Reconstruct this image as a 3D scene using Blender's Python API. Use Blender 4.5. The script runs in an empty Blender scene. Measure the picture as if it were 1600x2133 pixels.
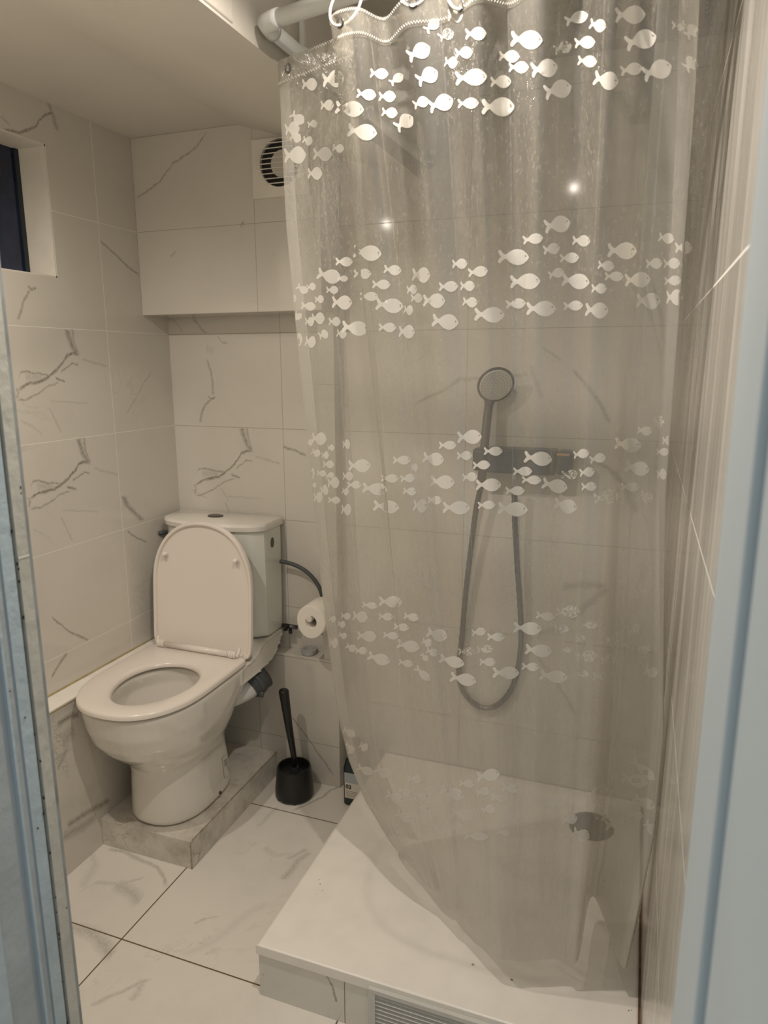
import bpy, bmesh, math, random
from math import sin, cos, pi, atan2, sqrt, hypot
from mathutils import Vector, Matrix, noise, geometry
from mathutils.bvhtree import BVHTree

S = bpy.context.scene
COL = S.collection
random.seed(4)

# ------------------------------------------------------------------ camera
EYE = 1.412                       # height of the camera above the bathroom floor
YAW, PITCH, ROLL, FPX = 0.3506, -0.2078, -0.0015, 1467.48
_fw = Vector((-sin(YAW)*cos(PITCH), cos(YAW)*cos(PITCH), sin(PITCH)))
_r0 = Vector((cos(YAW), sin(YAW), 0)); _u0 = _r0.cross(_fw)
_r = _r0*cos(ROLL)+_u0*sin(ROLL); _u = -_r0*sin(ROLL)+_u0*cos(ROLL)
cam_d = bpy.data.cameras.new('camera'); cam = bpy.data.objects.new('camera', cam_d); COL.objects.link(cam)
m = Matrix((_r, _u, -_fw)).transposed().to_4x4(); m.translation = (0, 0, EYE); cam.matrix_world = m
cam_d.sensor_fit = 'HORIZONTAL'; cam_d.sensor_width = 36; cam_d.lens = 36*FPX/1600
cam_d.clip_start = .01
cam_d.dof.use_dof = True; cam_d.dof.focus_distance = 1.5; cam_d.dof.aperture_fstop = 8.5
S.camera = cam

# ------------------------------------------------------------------ light
S.view_settings.view_transform = 'Standard'; S.view_settings.look = 'None'
S.view_settings.exposure = -0.07; S.view_settings.gamma = 1.0
S.view_settings.use_curve_mapping = False
w = bpy.data.worlds.new('hallway_daylight'); S.world = w; w.use_nodes = True
w.node_tree.nodes['Background'].inputs[0].default_value = (.70, .755, .78, 1)
w.node_tree.nodes['Background'].inputs[1].default_value = .52
LAMP1 = (-1.15, .86, EYE+.622, 0, 24.0)      # x, y, z, watts all round, watts downwards
LAMP2 = (-.33, .88, EYE+.70, 0.8, 30.0)
for i, (x, y, z, p, q) in enumerate((LAMP1, LAMP2)):
    for kind, e in (('POINT', p), ('SPOT', q)):
        if not e: continue
        ld = bpy.data.lights.new('lamp_light', kind); ld.energy = e; ld.shadow_soft_size = .013
        ld.color = (1.0, .90, .79)
        if kind == 'SPOT': ld.spot_size = 2.93 if i == 0 else 2.55; ld.spot_blend = .75
        lo = bpy.data.objects.new('lamp_light', ld); lo.location = (x, y, z-(.004 if kind == 'SPOT' else 0)); COL.objects.link(lo)

# ------------------------------------------------------------------ pixel helpers (1600 x 2133 frame)
def ray(u, v):
    return _fw + _r*((u-800)/FPX) + _u*((1066.5-v)/FPX)
def on_x(u, v, X): d = ray(u, v); t = X/d.x; return Vector((X, d.y*t, d.z*t+EYE))
def on_y(u, v, Y): d = ray(u, v); t = Y/d.y; return Vector((d.x*t, Y, d.z*t+EYE))
def on_z(u, v, Z): d = ray(u, v); t = (Z-EYE)/d.z; return Vector((d.x*t, d.y*t, Z))

# ------------------------------------------------------------------ dimensions
XL, XR, YB, YF = -1.5, .078, 2.022, .57
CZ, CZ2 = EYE+.66, EYE+.76
YS, ZS = 1.894, EYE+.149           # soffit front, soffit bottom
G0 = EYE+.0946                     # tile course height
XE = -.88                          # right end of soffit and pipe box
TRAY_Z, TRAY_X, TRAY_Y = EYE-1.277, -.734, 1.165
LEDGE_Z, LEDGE_X = EYE-.906, -1.434
BOX_Y, BOX_Z = 1.968, EYE-.953
PL_Z = EYE-1.324

# ------------------------------------------------------------------ materials
def N(nt, t, **kw):
    n = nt.nodes.new(t)
    for k, v in kw.items(): setattr(n, k, v)
    return n
def mat(name, col, rough=.5, metal=0, spec=.5, coat=0, noise_amt=0, noise_scale=20, bump=0, bump_scale=60, col2=None, ss=0):
    m = bpy.data.materials.new(name); m.use_nodes = True; nt = m.node_tree
    b = nt.nodes['Principled BSDF']
    b.inputs['Roughness'].default_value = rough; b.inputs['Metallic'].default_value = metal
    b.inputs['Specular IOR Level'].default_value = spec; b.inputs['Coat Weight'].default_value = coat
    b.inputs['Coat Roughness'].default_value = .05
    g = N(nt, 'ShaderNodeNewGeometry')
    nz = N(nt, 'ShaderNodeTexNoise'); nz.inputs['Scale'].default_value = noise_scale; nz.inputs['Detail'].default_value = 5
    nt.links.new(g.outputs['Position'], nz.inputs['Vector'])
    mx = N(nt, 'ShaderNodeMix', data_type='RGBA')
    c2 = col2 if col2 else tuple(c*(1-noise_amt) for c in col)
    mx.inputs[6].default_value = (*col, 1); mx.inputs[7].default_value = (*c2, 1)
    mr = N(nt, 'ShaderNodeMapRange'); mr.inputs[1].default_value = .4; mr.inputs[2].default_value = .7
    nt.links.new(nz.outputs[0], mr.inputs[0]); nt.links.new(mr.outputs[0], mx.inputs[0])
    nt.links.new(mx.outputs[2], b.inputs['Base Color'])
    if bump:
        n2 = N(nt, 'ShaderNodeTexNoise'); n2.inputs['Scale'].default_value = bump_scale; n2.inputs['Detail'].default_value = 6
        nt.links.new(g.outputs['Position'], n2.inputs['Vector'])
        bp = N(nt, 'ShaderNodeBump'); bp.inputs['Strength'].default_value = bump; bp.inputs['Distance'].default_value = .01
        nt.links.new(n2.outputs[0], bp.inputs['Height']); nt.links.new(bp.outputs[0], b.inputs['Normal'])
    return m

class NG:
    """small maths helper over one node tree"""
    def __init__(s, nt): s.nt = nt
    def v(s, x, sock):
        if isinstance(x, (int, float)): sock.default_value = x
        else: s.nt.links.new(x, sock)
    def m(s, op, a, b=0.0, c=0.0, clamp=False):
        n = N(s.nt, 'ShaderNodeMath', operation=op); n.use_clamp = clamp
        s.v(a, n.inputs[0]); s.v(b, n.inputs[1])
        if len(n.inputs) > 2: s.v(c, n.inputs[2])
        return n.outputs[0]
    def mr(s, a, f0, f1, t0=0., t1=1., clamp=True):
        n = N(s.nt, 'ShaderNodeMapRange'); n.clamp = clamp
        s.v(a, n.inputs[0])
        for i, x in enumerate((f0, f1, t0, t1)): n.inputs[i+1].default_value = x
        return n.outputs[0]
    def fc(s, a, pts):
        n = N(s.nt, 'ShaderNodeFloatCurve'); c = n.mapping.curves[0]
        s.v(1.0, n.inputs[0]); s.nt.links.new(a, n.inputs[1])
        pts = sorted(pts)
        c.points[0].location = pts[0]; c.points[1].location = pts[-1]
        for p in pts[1:-1]: c.points.new(*p)
        for p in c.points: p.handle_type = 'VECTOR'
        n.mapping.update(); return n.outputs[0]
    def noise(s, vec, scale, detail=3, rough=.5, dist=0):
        n = N(s.nt, 'ShaderNodeTexNoise'); n.inputs['Scale'].default_value = scale
        n.inputs['Detail'].default_value = detail; n.inputs['Roughness'].default_value = rough
        n.inputs['Distortion'].default_value = dist
        if vec is not None: s.nt.links.new(vec, n.inputs['Vector'])
        return n.outputs[0]

def marble(name, plane, u0, v0, pu, pv, veins=(), base=(.80, .765, .70), vein=(.15, .13, .105),
           grout=(.62, .59, .53), gw=.0012, soft=.5, rough=.09, streak=0, dirt=0, lines=None, scale=1.0):
    """glazed marble-look tile; plane 'yz','xz' or 'xy'; grout grid from (u0,v0) with period (pu,pv).
    veins: polylines in plane coordinates [(pts, width, strength)]"""
    m = bpy.data.materials.new(name); m.use_nodes = True; nt = m.node_tree; g = NG(nt)
    b = nt.nodes['Principled BSDF']
    geo = N(nt, 'ShaderNodeNewGeometry'); sep = N(nt, 'ShaderNodeSeparateXYZ')
    nt.links.new(geo.outputs['Position'], sep.inputs[0])
    ax = {'x': 0, 'y': 1, 'z': 2}
    U = sep.outputs[ax[plane[0]]]; V = sep.outputs[ax[plane[1]]]
    pos = geo.outputs['Position']
    # craggy warp
    w1 = g.m('SUBTRACT', g.noise(pos, 38, 5, .7), .5)
    pos2 = N(nt, 'ShaderNodeVectorMath', operation='ADD'); pos2.inputs[1].default_value = (7.3, 3.1, 5.7)
    nt.links.new(pos, pos2.inputs[0])
    w2 = g.m('SUBTRACT', g.noise(pos2.outputs[0], 38, 5, .7), .5)
    Uw = g.m('MULTIPLY_ADD', w1, .016, U); Vw = g.m('MULTIPLY_ADD', w2, .016, V)
    total = None
    for pts, wd, st in veins:
        du = max(p[0] for p in pts)-min(p[0] for p in pts); dv = max(p[1] for p in pts)-min(p[1] for p in pts)
        if du >= dv: A, B, P = Uw, Vw, list(pts)
        else: A, B, P = Vw, Uw, [(q, p) for p, q in pts]
        P.sort()
        Q = [P[0]]
        for p in P[1:]:
            if p[0]-Q[-1][0] > 1e-4: Q.append(p)
        P = Q
        if len(P) < 2: continue
        a0, a1 = P[0][0], P[-1][0]; b0 = min(p[1] for p in P); b1 = max(p[1] for p in P)+1e-3
        t = g.mr(A, a0, a1)
        F = g.fc(t, [((p[0]-a0)/(a1-a0), (p[1]-b0)/(b1-b0)) for p in P])
        d = g.m('ABSOLUTE', g.m('SUBTRACT', g.mr(B, b0, b1, 0, 1, False), F))
        end = g.m('MULTIPLY', g.m('MULTIPLY', g.m('SUBTRACT', g.mr(A, a0, a1, 0, 1, False), -.02), g.m('SUBTRACT', 1.02, g.mr(A, a0, a1, 0, 1, False))), 14.0, clamp=True)
        val = g.m('MULTIPLY', g.mr(d, 0, 1.15*wd/(b1-b0), st, 0), end)
        total = val if total is None else g.m('MAXIMUM', total, val)
    # faint natural veining
    nz = g.noise(pos, 3.2*scale, 6, .62, .5)
    thin = g.mr(g.m('ABSOLUTE', g.m('SUBTRACT', nz, .5)), 0, .012, 1, 0)
    mask = g.mr(g.noise(pos2.outputs[0], 2.6*scale, 3), .52, .68)
    fain = g.m('MULTIPLY', g.m('MULTIPLY', thin, mask), soft*.32)
    cloud = g.m('MULTIPLY', g.mr(g.noise(pos2.outputs[0], 4.5*scale, 5, .6), .5, .8), soft*.17)
    amt = g.m('MAXIMUM', fain, cloud)
    if total is not None:
        rag = g.mr(g.noise(pos, 120, 3, .6), .3, .62, .5, 1)
        amt = g.m('MAXIMUM', amt, g.m('MULTIPLY', total, rag))
    mx = N(nt, 'ShaderNodeMix', data_type='RGBA')
    mx.inputs[6].default_value = (*base, 1); mx.inputs[7].default_value = (*vein, 1)
    nt.links.new(amt, mx.inputs[0]); col = mx.outputs[2]
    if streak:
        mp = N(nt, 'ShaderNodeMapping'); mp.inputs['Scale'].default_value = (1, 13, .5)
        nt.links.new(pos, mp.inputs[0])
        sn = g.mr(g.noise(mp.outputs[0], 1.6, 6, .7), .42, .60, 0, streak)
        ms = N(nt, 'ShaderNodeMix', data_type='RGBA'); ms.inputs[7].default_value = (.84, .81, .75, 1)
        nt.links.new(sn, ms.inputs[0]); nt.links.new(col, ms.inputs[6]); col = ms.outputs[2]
    if dirt:
        dn = g.mr(g.noise(pos, 9, 8, .7), .5, .75, 0, dirt)
        ms = N(nt, 'ShaderNodeMix', data_type='RGBA'); ms.inputs[7].default_value = (.33, .28, .22, 1)
        nt.links.new(dn, ms.inputs[0]); nt.links.new(col, ms.inputs[6]); col = ms.outputs[2]
    # grout
    def gl(C, c0, p):
        x = g.m('DIVIDE', g.m('SUBTRACT', C, c0), p)
        f = g.m('ABSOLUTE', g.m('SUBTRACT', x, g.m('ROUND', x)))
        return g.m('LESS_THAN', f, gw/p)
    gr = None
    if pu: gr = gl(U, u0, pu)
    if pv:
        q = gl(V, v0, pv); gr = q if gr is None else g.m('MAXIMUM', gr, q)
    if lines:
        for a, c in lines:
            q = g.m('LESS_THAN', g.m('ABSOLUTE', g.m('SUBTRACT', U if a == 'u' else V, c)), gw)
            gr = q if gr is None else g.m('MAXIMUM', gr, q)
    if gr is not None:
        mg = N(nt, 'ShaderNodeMix', data_type='RGBA'); mg.inputs[7].default_value = (*grout, 1)
        nt.links.new(gr, mg.inputs[0]); nt.links.new(col, mg.inputs[6]); col = mg.outputs[2]
        rr = g.m('MULTIPLY_ADD', gr, .5, rough); nt.links.new(rr, b.inputs['Roughness'])
        bp = N(nt, 'ShaderNodeBump'); bp.inputs['Strength'].default_value = .6; bp.inputs['Distance'].default_value = .001
        nt.links.new(g.m('SUBTRACT', 1.0, gr), bp.inputs['Height']); nt.links.new(bp.outputs[0], b.inputs['Normal'])
    else: b.inputs['Roughness'].default_value = rough
    nt.links.new(col, b.inputs['Base Color'])
    return m

def pxv(fn, c, pts, wd, st, ax):
    """vein drawn as seen from the doorway, laid down on its wall plane"""
    out = []
    for u, v in pts:
        p = fn(u, v, c); out.append((p[ax[0]], p[ax[1]]))
    return (out, wd, st)
LW = lambda pts, wd=.006, st=.8: pxv(on_x, XL, pts, wd, st, (1, 2))
BW = lambda pts, wd=.006, st=.8: pxv(on_y, YB, pts, wd, st, (0, 2))
SW = lambda pts, wd=.006, st=.8: pxv(on_y, YS, pts, wd, st, (0, 2))
FL = lambda pts, wd=.006, st=.8: pxv(on_z, 0, pts, wd, st, (0, 1))
def c4(*p): return [(x*.4375, 560+y*.4375) for x, y in p]
def sig(off=(0, 0), k=1.0, o=(0, 0)):
    """the printed vein that repeats from tile to tile"""
    S0 = [([(318, 287), (330, 330), (345, 372), (368, 405)], .012, .75),
          ([(345, 287), (352, 345), (372, 405)], .005, .6),
          ([(375, 405), (345, 402), (318, 412), (300, 445), (270, 480), (232, 515), (200, 533), (130, 548), (88, 575)], .006, .95),
          ([(372, 405), (372, 455), (345, 450), (320, 470), (290, 490)], .004, .7),
          ([(92, 520), (100, 495), (125, 488), (160, 498), (215, 503), (240, 512)], .004, .7),
          ([(120, 515), (200, 515)], .016, .25),
          ([(310, 535), (265, 520)], .005, .8), ([(280, 540), (225, 560), (180, 595), (130, 620), (88, 628)], .004, .6),
          ([(80, 570), (90, 590), (82, 620)], .004, .6),
          ([(235, 660), (262, 720), (290, 780)], .005, .3), ([(100, 720), (160, 750), (200, 790)], .005, .22),
          ([(240, 630), (420, 640)], .004, .25), ([(390, 430), (510, 465)], .005, .3)]
    out = []
    for p, w_, s_ in S0:
        out.append(([((x-o[0])*k+o[0]+off[0], (y-o[1])*k+o[1]+off[1]) for x, y in p], w_, s_))
    return out
v_left = []
for p, w_, s_ in sig(): v_left.append(LW(c4(*p), w_, s_))
for p, w_, s_ in sig((55, 518), 1.0):
    v_left.append(LW(c4(*p), w_, s_))
v_left += [LW(c4((722, 488), (680, 550), (640, 630), (600, 690)), .004, .45),
           LW(c4((585, 1080), (610, 1130), (650, 1170), (680, 1200)), .014, .7),
           LW(c4((605, 1250), (650, 1280), (700, 1300)), .006, .7),
           LW(c4((130, 82), (150, 95), (172, 88)), .005, .8), LW(c4((140, 100), (112, 160), (100, 200), (85, 242)), .006, .6),
           LW([(207, 500), (235, 525), (262, 552), (290, 573)], .005, .7),
           LW([(100, 212), (112, 245), (118, 270)], .010, .55),
           LW([(113, 235), (90, 240), (75, 262), (45, 275), (5, 272)], .005, .85), LW([(0, 240), (20, 262)], .004, .5),
           LW([(108, 1285), (132, 1305), (150, 1320), (185, 1332)], .006, .75),
           LW([(140, 1358), (122, 1385), (108, 1412)], .008, .7), LW([(345, 1092), (330, 1130)], .004, .3)]
v_back = []
for p, w_, s_ in sig((832, 470), .95, (310, 287)):
    v_back.append(BW(c4(*p), w_, s_))
v_back += [BW(c4((985, 430), (1000, 480), (1012, 530), (1015, 600)), .005, .55),
           BW(c4((990, 605), (1005, 618), (1025, 612)), .005, .8), BW(c4((1005, 620), (975, 650), (960, 690), (952, 730)), .007, .6),
           BW(c4((1035, 320), (1060, 350), (1085, 355)), .005, .4), BW(c4((980, 380), (1020, 390)), .02, .18),
           BW(c4((920, 232), (955, 280), (985, 310)), .007, .45), BW(c4((820, 235), (870, 300)), .005, .3),
           BW(c4((1350, 845), (1400, 865), (1460, 890)), .006, .7),
           BW(c4((1050, 1040), (1090, 1110)), .005, .25), BW(c4((910, 1050), (985, 1090)), .004, .25),
           BW([(1195, 770), (1215, 795), (1250, 840), (1270, 880)], .010, .5), BW([(1130, 725), (1170, 750)], .006, .4),
           BW([(865, 840), (930, 810), (960, 790), (1100, 780)], .007, .45), BW([(1240, 960), (1275, 980), (1300, 1010), (1325, 1070)], .014, .5),
           BW([(1105, 760), (1130, 830)], .010, .3),
           BW([(1265, 1225), (1230, 1255), (1190, 1290)], .018, .45), BW([(1170, 1222), (1230, 1218), (1265, 1222)], .014, .45), BW([(1120, 1320), (1180, 1310)], .016, .35),
           BW([(1120, 1370), (1160, 1420), (1200, 1490)], .008, .45), BW([(1290, 190), (1315, 230), (1325, 260)], .03, .5)]
v_soff = [SW([(430, 278), (405, 310), (385, 325), (360, 340), (335, 375), (315, 392), (285, 412)], .005, .6),
          SW([(500, 470), (508, 463)], .006, .7), SW([(355, 535), (365, 525)], .006, .5)]
v_floor = [FL([(225, 1768), (260, 1775), (290, 1790), (325, 1805), (340, 1822), (347, 1845)], .009, .45), FL([(240, 1843), (262, 1852), (278, 1862), (290, 1880)], .026, .36),
           FL([(140, 1932), (170, 1936), (200, 1948), (222, 1975), (232, 1995)], .026, .42), FL([(160, 1862), (200, 1838), (250, 1842), (300, 1828)], .010, .28),
           FL([(610, 1688), (640, 1676), (672, 1660), (690, 1645), (712, 1637)], .006, .6), FL([(405, 1925), (430, 1912), (455, 1908)], .007, .35),
           FL([(588, 1832), (605, 1815), (622, 1792), (645, 1775)], .016, .4), FL([(598, 1790), (622, 1778), (640, 1768)], .012, .4), FL([(535, 1722), (548, 1712), (560, 1697), (578, 1682)], .012, .25),
           FL([(190, 2095), (225, 2078), (262, 2062), (310, 2038)], .010, .38), FL([(270, 2085), (285, 2070), (300, 2040)], .012, .3), FL([(550, 1765), (575, 1782), (612, 1778)], .016, .2),
           FL([(380, 1990), (440, 1965), (520, 1900), (560, 1880)], .018, .14), FL([(180, 1760), (200, 1800), (170, 1850)], .02, .2)]

BASE = (.66, .625, .56)
M = {}
M['wall_left'] = marble('marble_tile_left', 'yz', 1.729, G0, .6, .3, v_left, base=BASE, grout=(.86, .83, .76), gw=.0010)
M['wall_back'] = marble('marble_tile_back', 'xz', -1.085, G0, .6, .3, v_back, base=BASE, grout=(.42, .38, .32), gw=.0009)
M['soffit'] = marble('marble_tile_soffit', 'xz', -1.087, G0, .6, .3, v_soff, base=BASE, grout=(.42, .38, .32), gw=.0009, soft=.3)
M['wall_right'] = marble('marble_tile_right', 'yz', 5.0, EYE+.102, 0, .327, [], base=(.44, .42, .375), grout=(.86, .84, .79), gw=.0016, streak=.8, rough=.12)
M['box'] = marble('marble_tile_box', 'xz', -1.18, .15, .6, .3, [pxv(on_y, BOX_Y, [(604, 1490), (640, 1535), (670, 1580), (695, 1615)], .005, .7, (0, 2))], base=BASE, grout=(.38, .33, .27), gw=.0009, soft=.3)
M['ledge'] = marble('marble_tile_ledge', 'yz', 1.729, .31, .6, .6, [
    pxv(on_x, LEDGE_X, [(120, 1510), (145, 1492), (165, 1488)], .012, .8, (1, 2)), pxv(on_x, LEDGE_X, [(130, 1545), (155, 1520)], .03, .4, (1, 2)),
    pxv(on_x, LEDGE_X, [(120, 1600), (140, 1560)], .012, .5, (1, 2)), pxv(on_x, LEDGE_X, [(140, 1720), (170, 1700), (230, 1665)], .014, .7, (1, 2)),
    pxv(on_x, LEDGE_X, [(130, 1745), (175, 1720), (200, 1700)], .02, .5, (1, 2))], base=BASE, soft=1.5)
M['plinth'] = marble('marble_tile_plinth', 'xy', 0, 0, 0, 0, [], base=(.70, .66, .585), soft=2.2, dirt=.7, rough=.25, scale=2.4)
M['base'] = marble('marble_tile_base', 'xz', -.52, 5, .6, 0, [pxv(on_y, TRAY_Y, [(672, 2022), (688, 2050), (700, 2092)], .004, .8, (0, 2))], base=(.74, .72, .66), grout=(.34, .27, .19), gw=.0012, soft=.9, scale=1.5)
M['floor'] = marble('marble_tile_floor', 'xy', -1.138, 1.190, .6, .6, v_floor, base=(.80, .76, .69), grout=(.17, .12, .07), gw=.0019, soft=.9, rough=.16)
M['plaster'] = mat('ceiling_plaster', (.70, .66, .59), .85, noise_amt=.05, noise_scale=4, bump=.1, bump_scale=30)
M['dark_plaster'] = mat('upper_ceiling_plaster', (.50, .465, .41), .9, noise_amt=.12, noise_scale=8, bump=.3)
M['reveal'] = mat('window_reveal_white', (.78, .74, .66), .5, noise_amt=.05)
M['ceramic'] = mat('white_ceramic', (.80, .765, .70), .07, spec=.6, coat=.4)
M['tank'] = mat('tank_ceramic', (.76, .765, .70), .08, spec=.6, coat=.3)
M['plastic'] = mat('white_plastic', (.80, .735, .665), .22)
M['pvc'] = mat('white_pipe_plastic', (.74, .75, .72), .35)
M['acrylic'] = mat('tray_acrylic', (.90, .86, .79), .3, noise_amt=.06, noise_scale=14, bump=.02)
M['black'] = mat('black_plastic', (.012, .012, .012), .35)
M['chrome'] = mat('chrome', (.55, .55, .55), .18, metal=1)
M['darkchrome'] = mat('dark_chrome', (.13, .125, .12), .3, metal=.8, noise_amt=.3, noise_scale=200)
M['slate'] = mat('dark_slate_plastic', (.035, .042, .048), .3)
M['paper'] = mat('toilet_paper', (.88, .83, .75), .95, bump=.1, bump_scale=300)
M['hose'] = mat('grey_braided_hose', (.075, .08, .085), .5)
M['bluegrey'] = mat('paint_blue_grey', (.43, .475, .50), .5, noise_amt=.15, noise_scale=8, bump=.3, bump_scale=40)
M['lightblue'] = mat('paint_light_blue', (.47, .565, .62), .45, noise_amt=.12, noise_scale=9, bump=.3, bump_scale=50)
M['beige'] = mat('paint_beige', (.56, .55, .49), .5, noise_amt=.12, noise_scale=12, bump=.3, bump_scale=50)
M['brownline'] = mat('bare_timber_edge', (.20, .17, .13), .7, noise_amt=.4, noise_scale=90)
M['greyedge'] = mat('paint_grey_edge', (.34, .36, .36), .55, noise_amt=.35, noise_scale=25)
M['jambblue'] = mat('paint_jamb_blue', (.50, .56, .58), .5, noise_amt=.06, noise_scale=5)
M['hole'] = mat('dark_mortice', (.02, .02, .02), .8)
M['glassdark'] = mat('night_window_glass', (.006, .012, .035), .22, spec=.6, noise_amt=-1.2, noise_scale=14)
M['label'] = mat('printed_label', (.72, .68, .6), .5)
M['ink'] = mat('grey_print', (.30, .27, .23), .6)
M['navy'] = mat('dark_blue_bottle', (.012, .02, .03), .3)
M['grille'] = mat('grey_metal_grille', (.62, .61, .57), .4, noise_amt=.06)
M['slat'] = mat('blue_grey_slat', (.40, .43, .45), .4)
M['tin'] = mat('grey_glass', (.42, .42, .42), .15, spec=.8)
M['edge'] = mat('worn_tile_edge', (.46, .38, .29), .7, noise_amt=.5, noise_scale=80)
M['caulk'] = mat('stained_caulk', (.16, .09, .05), .8, noise_amt=.5, noise_scale=60)
M['sealant'] = mat('yellowed_sealant', (.42, .34, .16), .7, noise_amt=.3, noise_scale=40)
M['orange'] = mat('orange_tab', (.42, .24, .09), .5)
M['stitch'] = mat('white_thread', (.58, .56, .51), .6)
M['bulb'] = bpy.data.materials.new('glowing_bulb'); M['bulb'].use_nodes = True
_b = M['bulb'].node_tree.nodes['Principled BSDF']; _b.inputs['Emission Color'].default_value = (1, .85, .65, 1); _b.inputs['Emission Strength'].default_value = 5
M['ceramic_dark'] = mat('water_in_bowl', (.50, .47, .40), .03, spec=.7)

CREASES = [(.03, .004, .3), (.115, .003, .22), (.19, .004, .35), (.262, .002, .2), (.35, .0025, .25), (.47, .002, .2), (.565, .0022, .3), (.64, .003, .15), (.70, .002, .22), (.815, .003, .4), (.90, .003, .3)]
def curtain_mat():
    m = bpy.data.materials.new('clear_vinyl'); m.use_nodes = True; nt = m.node_tree; nt.nodes.clear(); g = NG(nt)
    out = N(nt, 'ShaderNodeOutputMaterial'); geo = N(nt, 'ShaderNodeNewGeometry')
    sep = N(nt, 'ShaderNodeSeparateXYZ'); nt.links.new(geo.outputs['Position'], sep.inputs[0])
    z = sep.outputs[2]
    mp = N(nt, 'ShaderNodeMapping'); mp.inputs['Scale'].default_value = (26, 26, 1.3); nt.links.new(geo.outputs['Position'], mp.inputs[0])
    mp2 = N(nt, 'ShaderNodeMapping'); mp2.inputs['Scale'].default_value = (1, 1, .45); nt.links.new(geo.outputs['Position'], mp2.inputs[0])
    streak = g.mr(g.noise(mp.outputs[0], 1.0, 6, .65), .42, .75)
    fine = g.mr(g.noise(mp2.outputs[0], 260, 3, .6), .55, .72)
    at = N(nt, 'ShaderNodeAttribute'); at.attribute_name = 'along'; sc = at.outputs['Fac']
    sw = g.m('MULTIPLY_ADD', g.m('SUBTRACT', g.noise(geo.outputs['Position'], 2.2, 2), .5), .016, sc)
    crease = None
    for c0, wd_, st_ in CREASES:
        q = g.mr(g.m('ABSOLUTE', g.m('SUBTRACT', sw, c0)), 0, wd_, st_, 0); crease = q if crease is None else g.m('MAXIMUM', crease, q)
    cmb = N(nt, 'ShaderNodeCombineXYZ'); nt.links.new(sw, cmb.inputs[0]); nt.links.new(g.m('MULTIPLY', z, .05), cmb.inputs[2])
    panel = g.mr(g.noise(cmb.outputs[0], 14, 4, .6), .35, .65)
    patch = g.mr(g.noise(geo.outputs['Position'], 5, 4, .6), .35, .65)
    low = g.m('POWER', g.mr(z, EYE-1.25, EYE+.35, 1, 0), 1.7)
    up = g.mr(z, EYE-.15, EYE+.1, 0, 1)
    haze = g.m('ADD', g.m('ADD', g.m('MULTIPLY_ADD', low, .44, .11), g.m('MULTIPLY', streak, .10)), g.m('MULTIPLY_ADD', panel, .10, g.m('MULTIPLY', crease, .55)))
    haze = g.m('ADD', haze, g.m('MULTIPLY', g.m('MULTIPLY', fine, patch), g.m('MULTIPLY_ADD', up, .30, .10)))
    tr = N(nt, 'ShaderNodeBsdfTransparent'); tr.inputs[0].default_value = (.93, .925, .90, 1)
    df = N(nt, 'ShaderNodeBsdfDiffuse'); df.inputs[0].default_value = (.76, .73, .665, 1)
    tl = N(nt, 'ShaderNodeBsdfTranslucent'); tl.inputs[0].default_value = (.76, .73, .665, 1)
    mx = N(nt, 'ShaderNodeMixShader'); mx.inputs[0].default_value = .45
    nt.links.new(df.outputs[0], mx.inputs[1]); nt.links.new(tl.outputs[0], mx.inputs[2])
    m1 = N(nt, 'ShaderNodeMixShader'); nt.links.new(haze, m1.inputs[0]); nt.links.new(tr.outputs[0], m1.inputs[1]); nt.links.new(mx.outputs[0], m1.inputs[2])
    gl = N(nt, 'ShaderNodeBsdfGlossy'); gl.inputs['Roughness'].default_value = .10
    h = g.m('ADD', g.noise(mp2.outputs[0], 70, 4, .6), g.m('MULTIPLY', g.noise(geo.outputs['Position'], 9, 3), 2.0))
    bp = N(nt, 'ShaderNodeBump'); bp.inputs['Strength'].default_value = .6; bp.inputs['Distance'].default_value = .004
    nt.links.new(h, bp.inputs['Height']); nt.links.new(bp.outputs[0], gl.inputs['Normal'])
    dt = N(nt, 'ShaderNodeVectorMath', operation='DOT_PRODUCT'); nt.links.new(geo.outputs['Incoming'], dt.inputs[0]); nt.links.new(geo.outputs['Normal'], dt.inputs[1])
    fac = g.m('POWER', g.m('SUBTRACT', 1.0, g.m('ABSOLUTE', dt.outputs['Value'])), 5.0)
    m2 = N(nt, 'ShaderNodeMixShader'); nt.links.new(g.m('MINIMUM', g.m('MULTIPLY_ADD', fac, .9, .085), .45), m2.inputs[0])
    nt.links.new(m1.outputs[0], m2.inputs[1]); nt.links.new(gl.outputs[0], m2.inputs[2])
    nt.links.new(m2.outputs[0], out.inputs[0]); return m
def print_mat(name, alpha, worn):
    m = bpy.data.materials.new(name); m.use_nodes = True; nt = m.node_tree; nt.nodes.clear(); g = NG(nt)
    out = N(nt, 'ShaderNodeOutputMaterial'); geo = N(nt, 'ShaderNodeNewGeometry')
    tr = N(nt, 'ShaderNodeBsdfTransparent')
    df = N(nt, 'ShaderNodeBsdfDiffuse'); df.inputs[0].default_value = (.92, .89, .83, 1)
    tl = N(nt, 'ShaderNodeBsdfTranslucent'); tl.inputs[0].default_value = (.92, .89, .83, 1)
    mx = N(nt, 'ShaderNodeMixShader'); mx.inputs[0].default_value = .3
    nt.links.new(df.outputs[0], mx.inputs[1]); nt.links.new(tl.outputs[0], mx.inputs[2])
    m1 = N(nt, 'ShaderNodeMixShader')
    if worn:
        n = g.mr(g.noise(geo.outputs['Position'], 260, 3, .7), .5-.03, .5+.03, alpha, alpha*.15)
        nt.links.new(n, m1.inputs[0])
    else: m1.inputs[0].default_value = alpha
    nt.links.new(tr.outputs[0], m1.inputs[1]); nt.links.new(mx.outputs[0], m1.inputs[2])
    nt.links.new(m1.outputs[0], out.inputs[0]); return m

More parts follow.
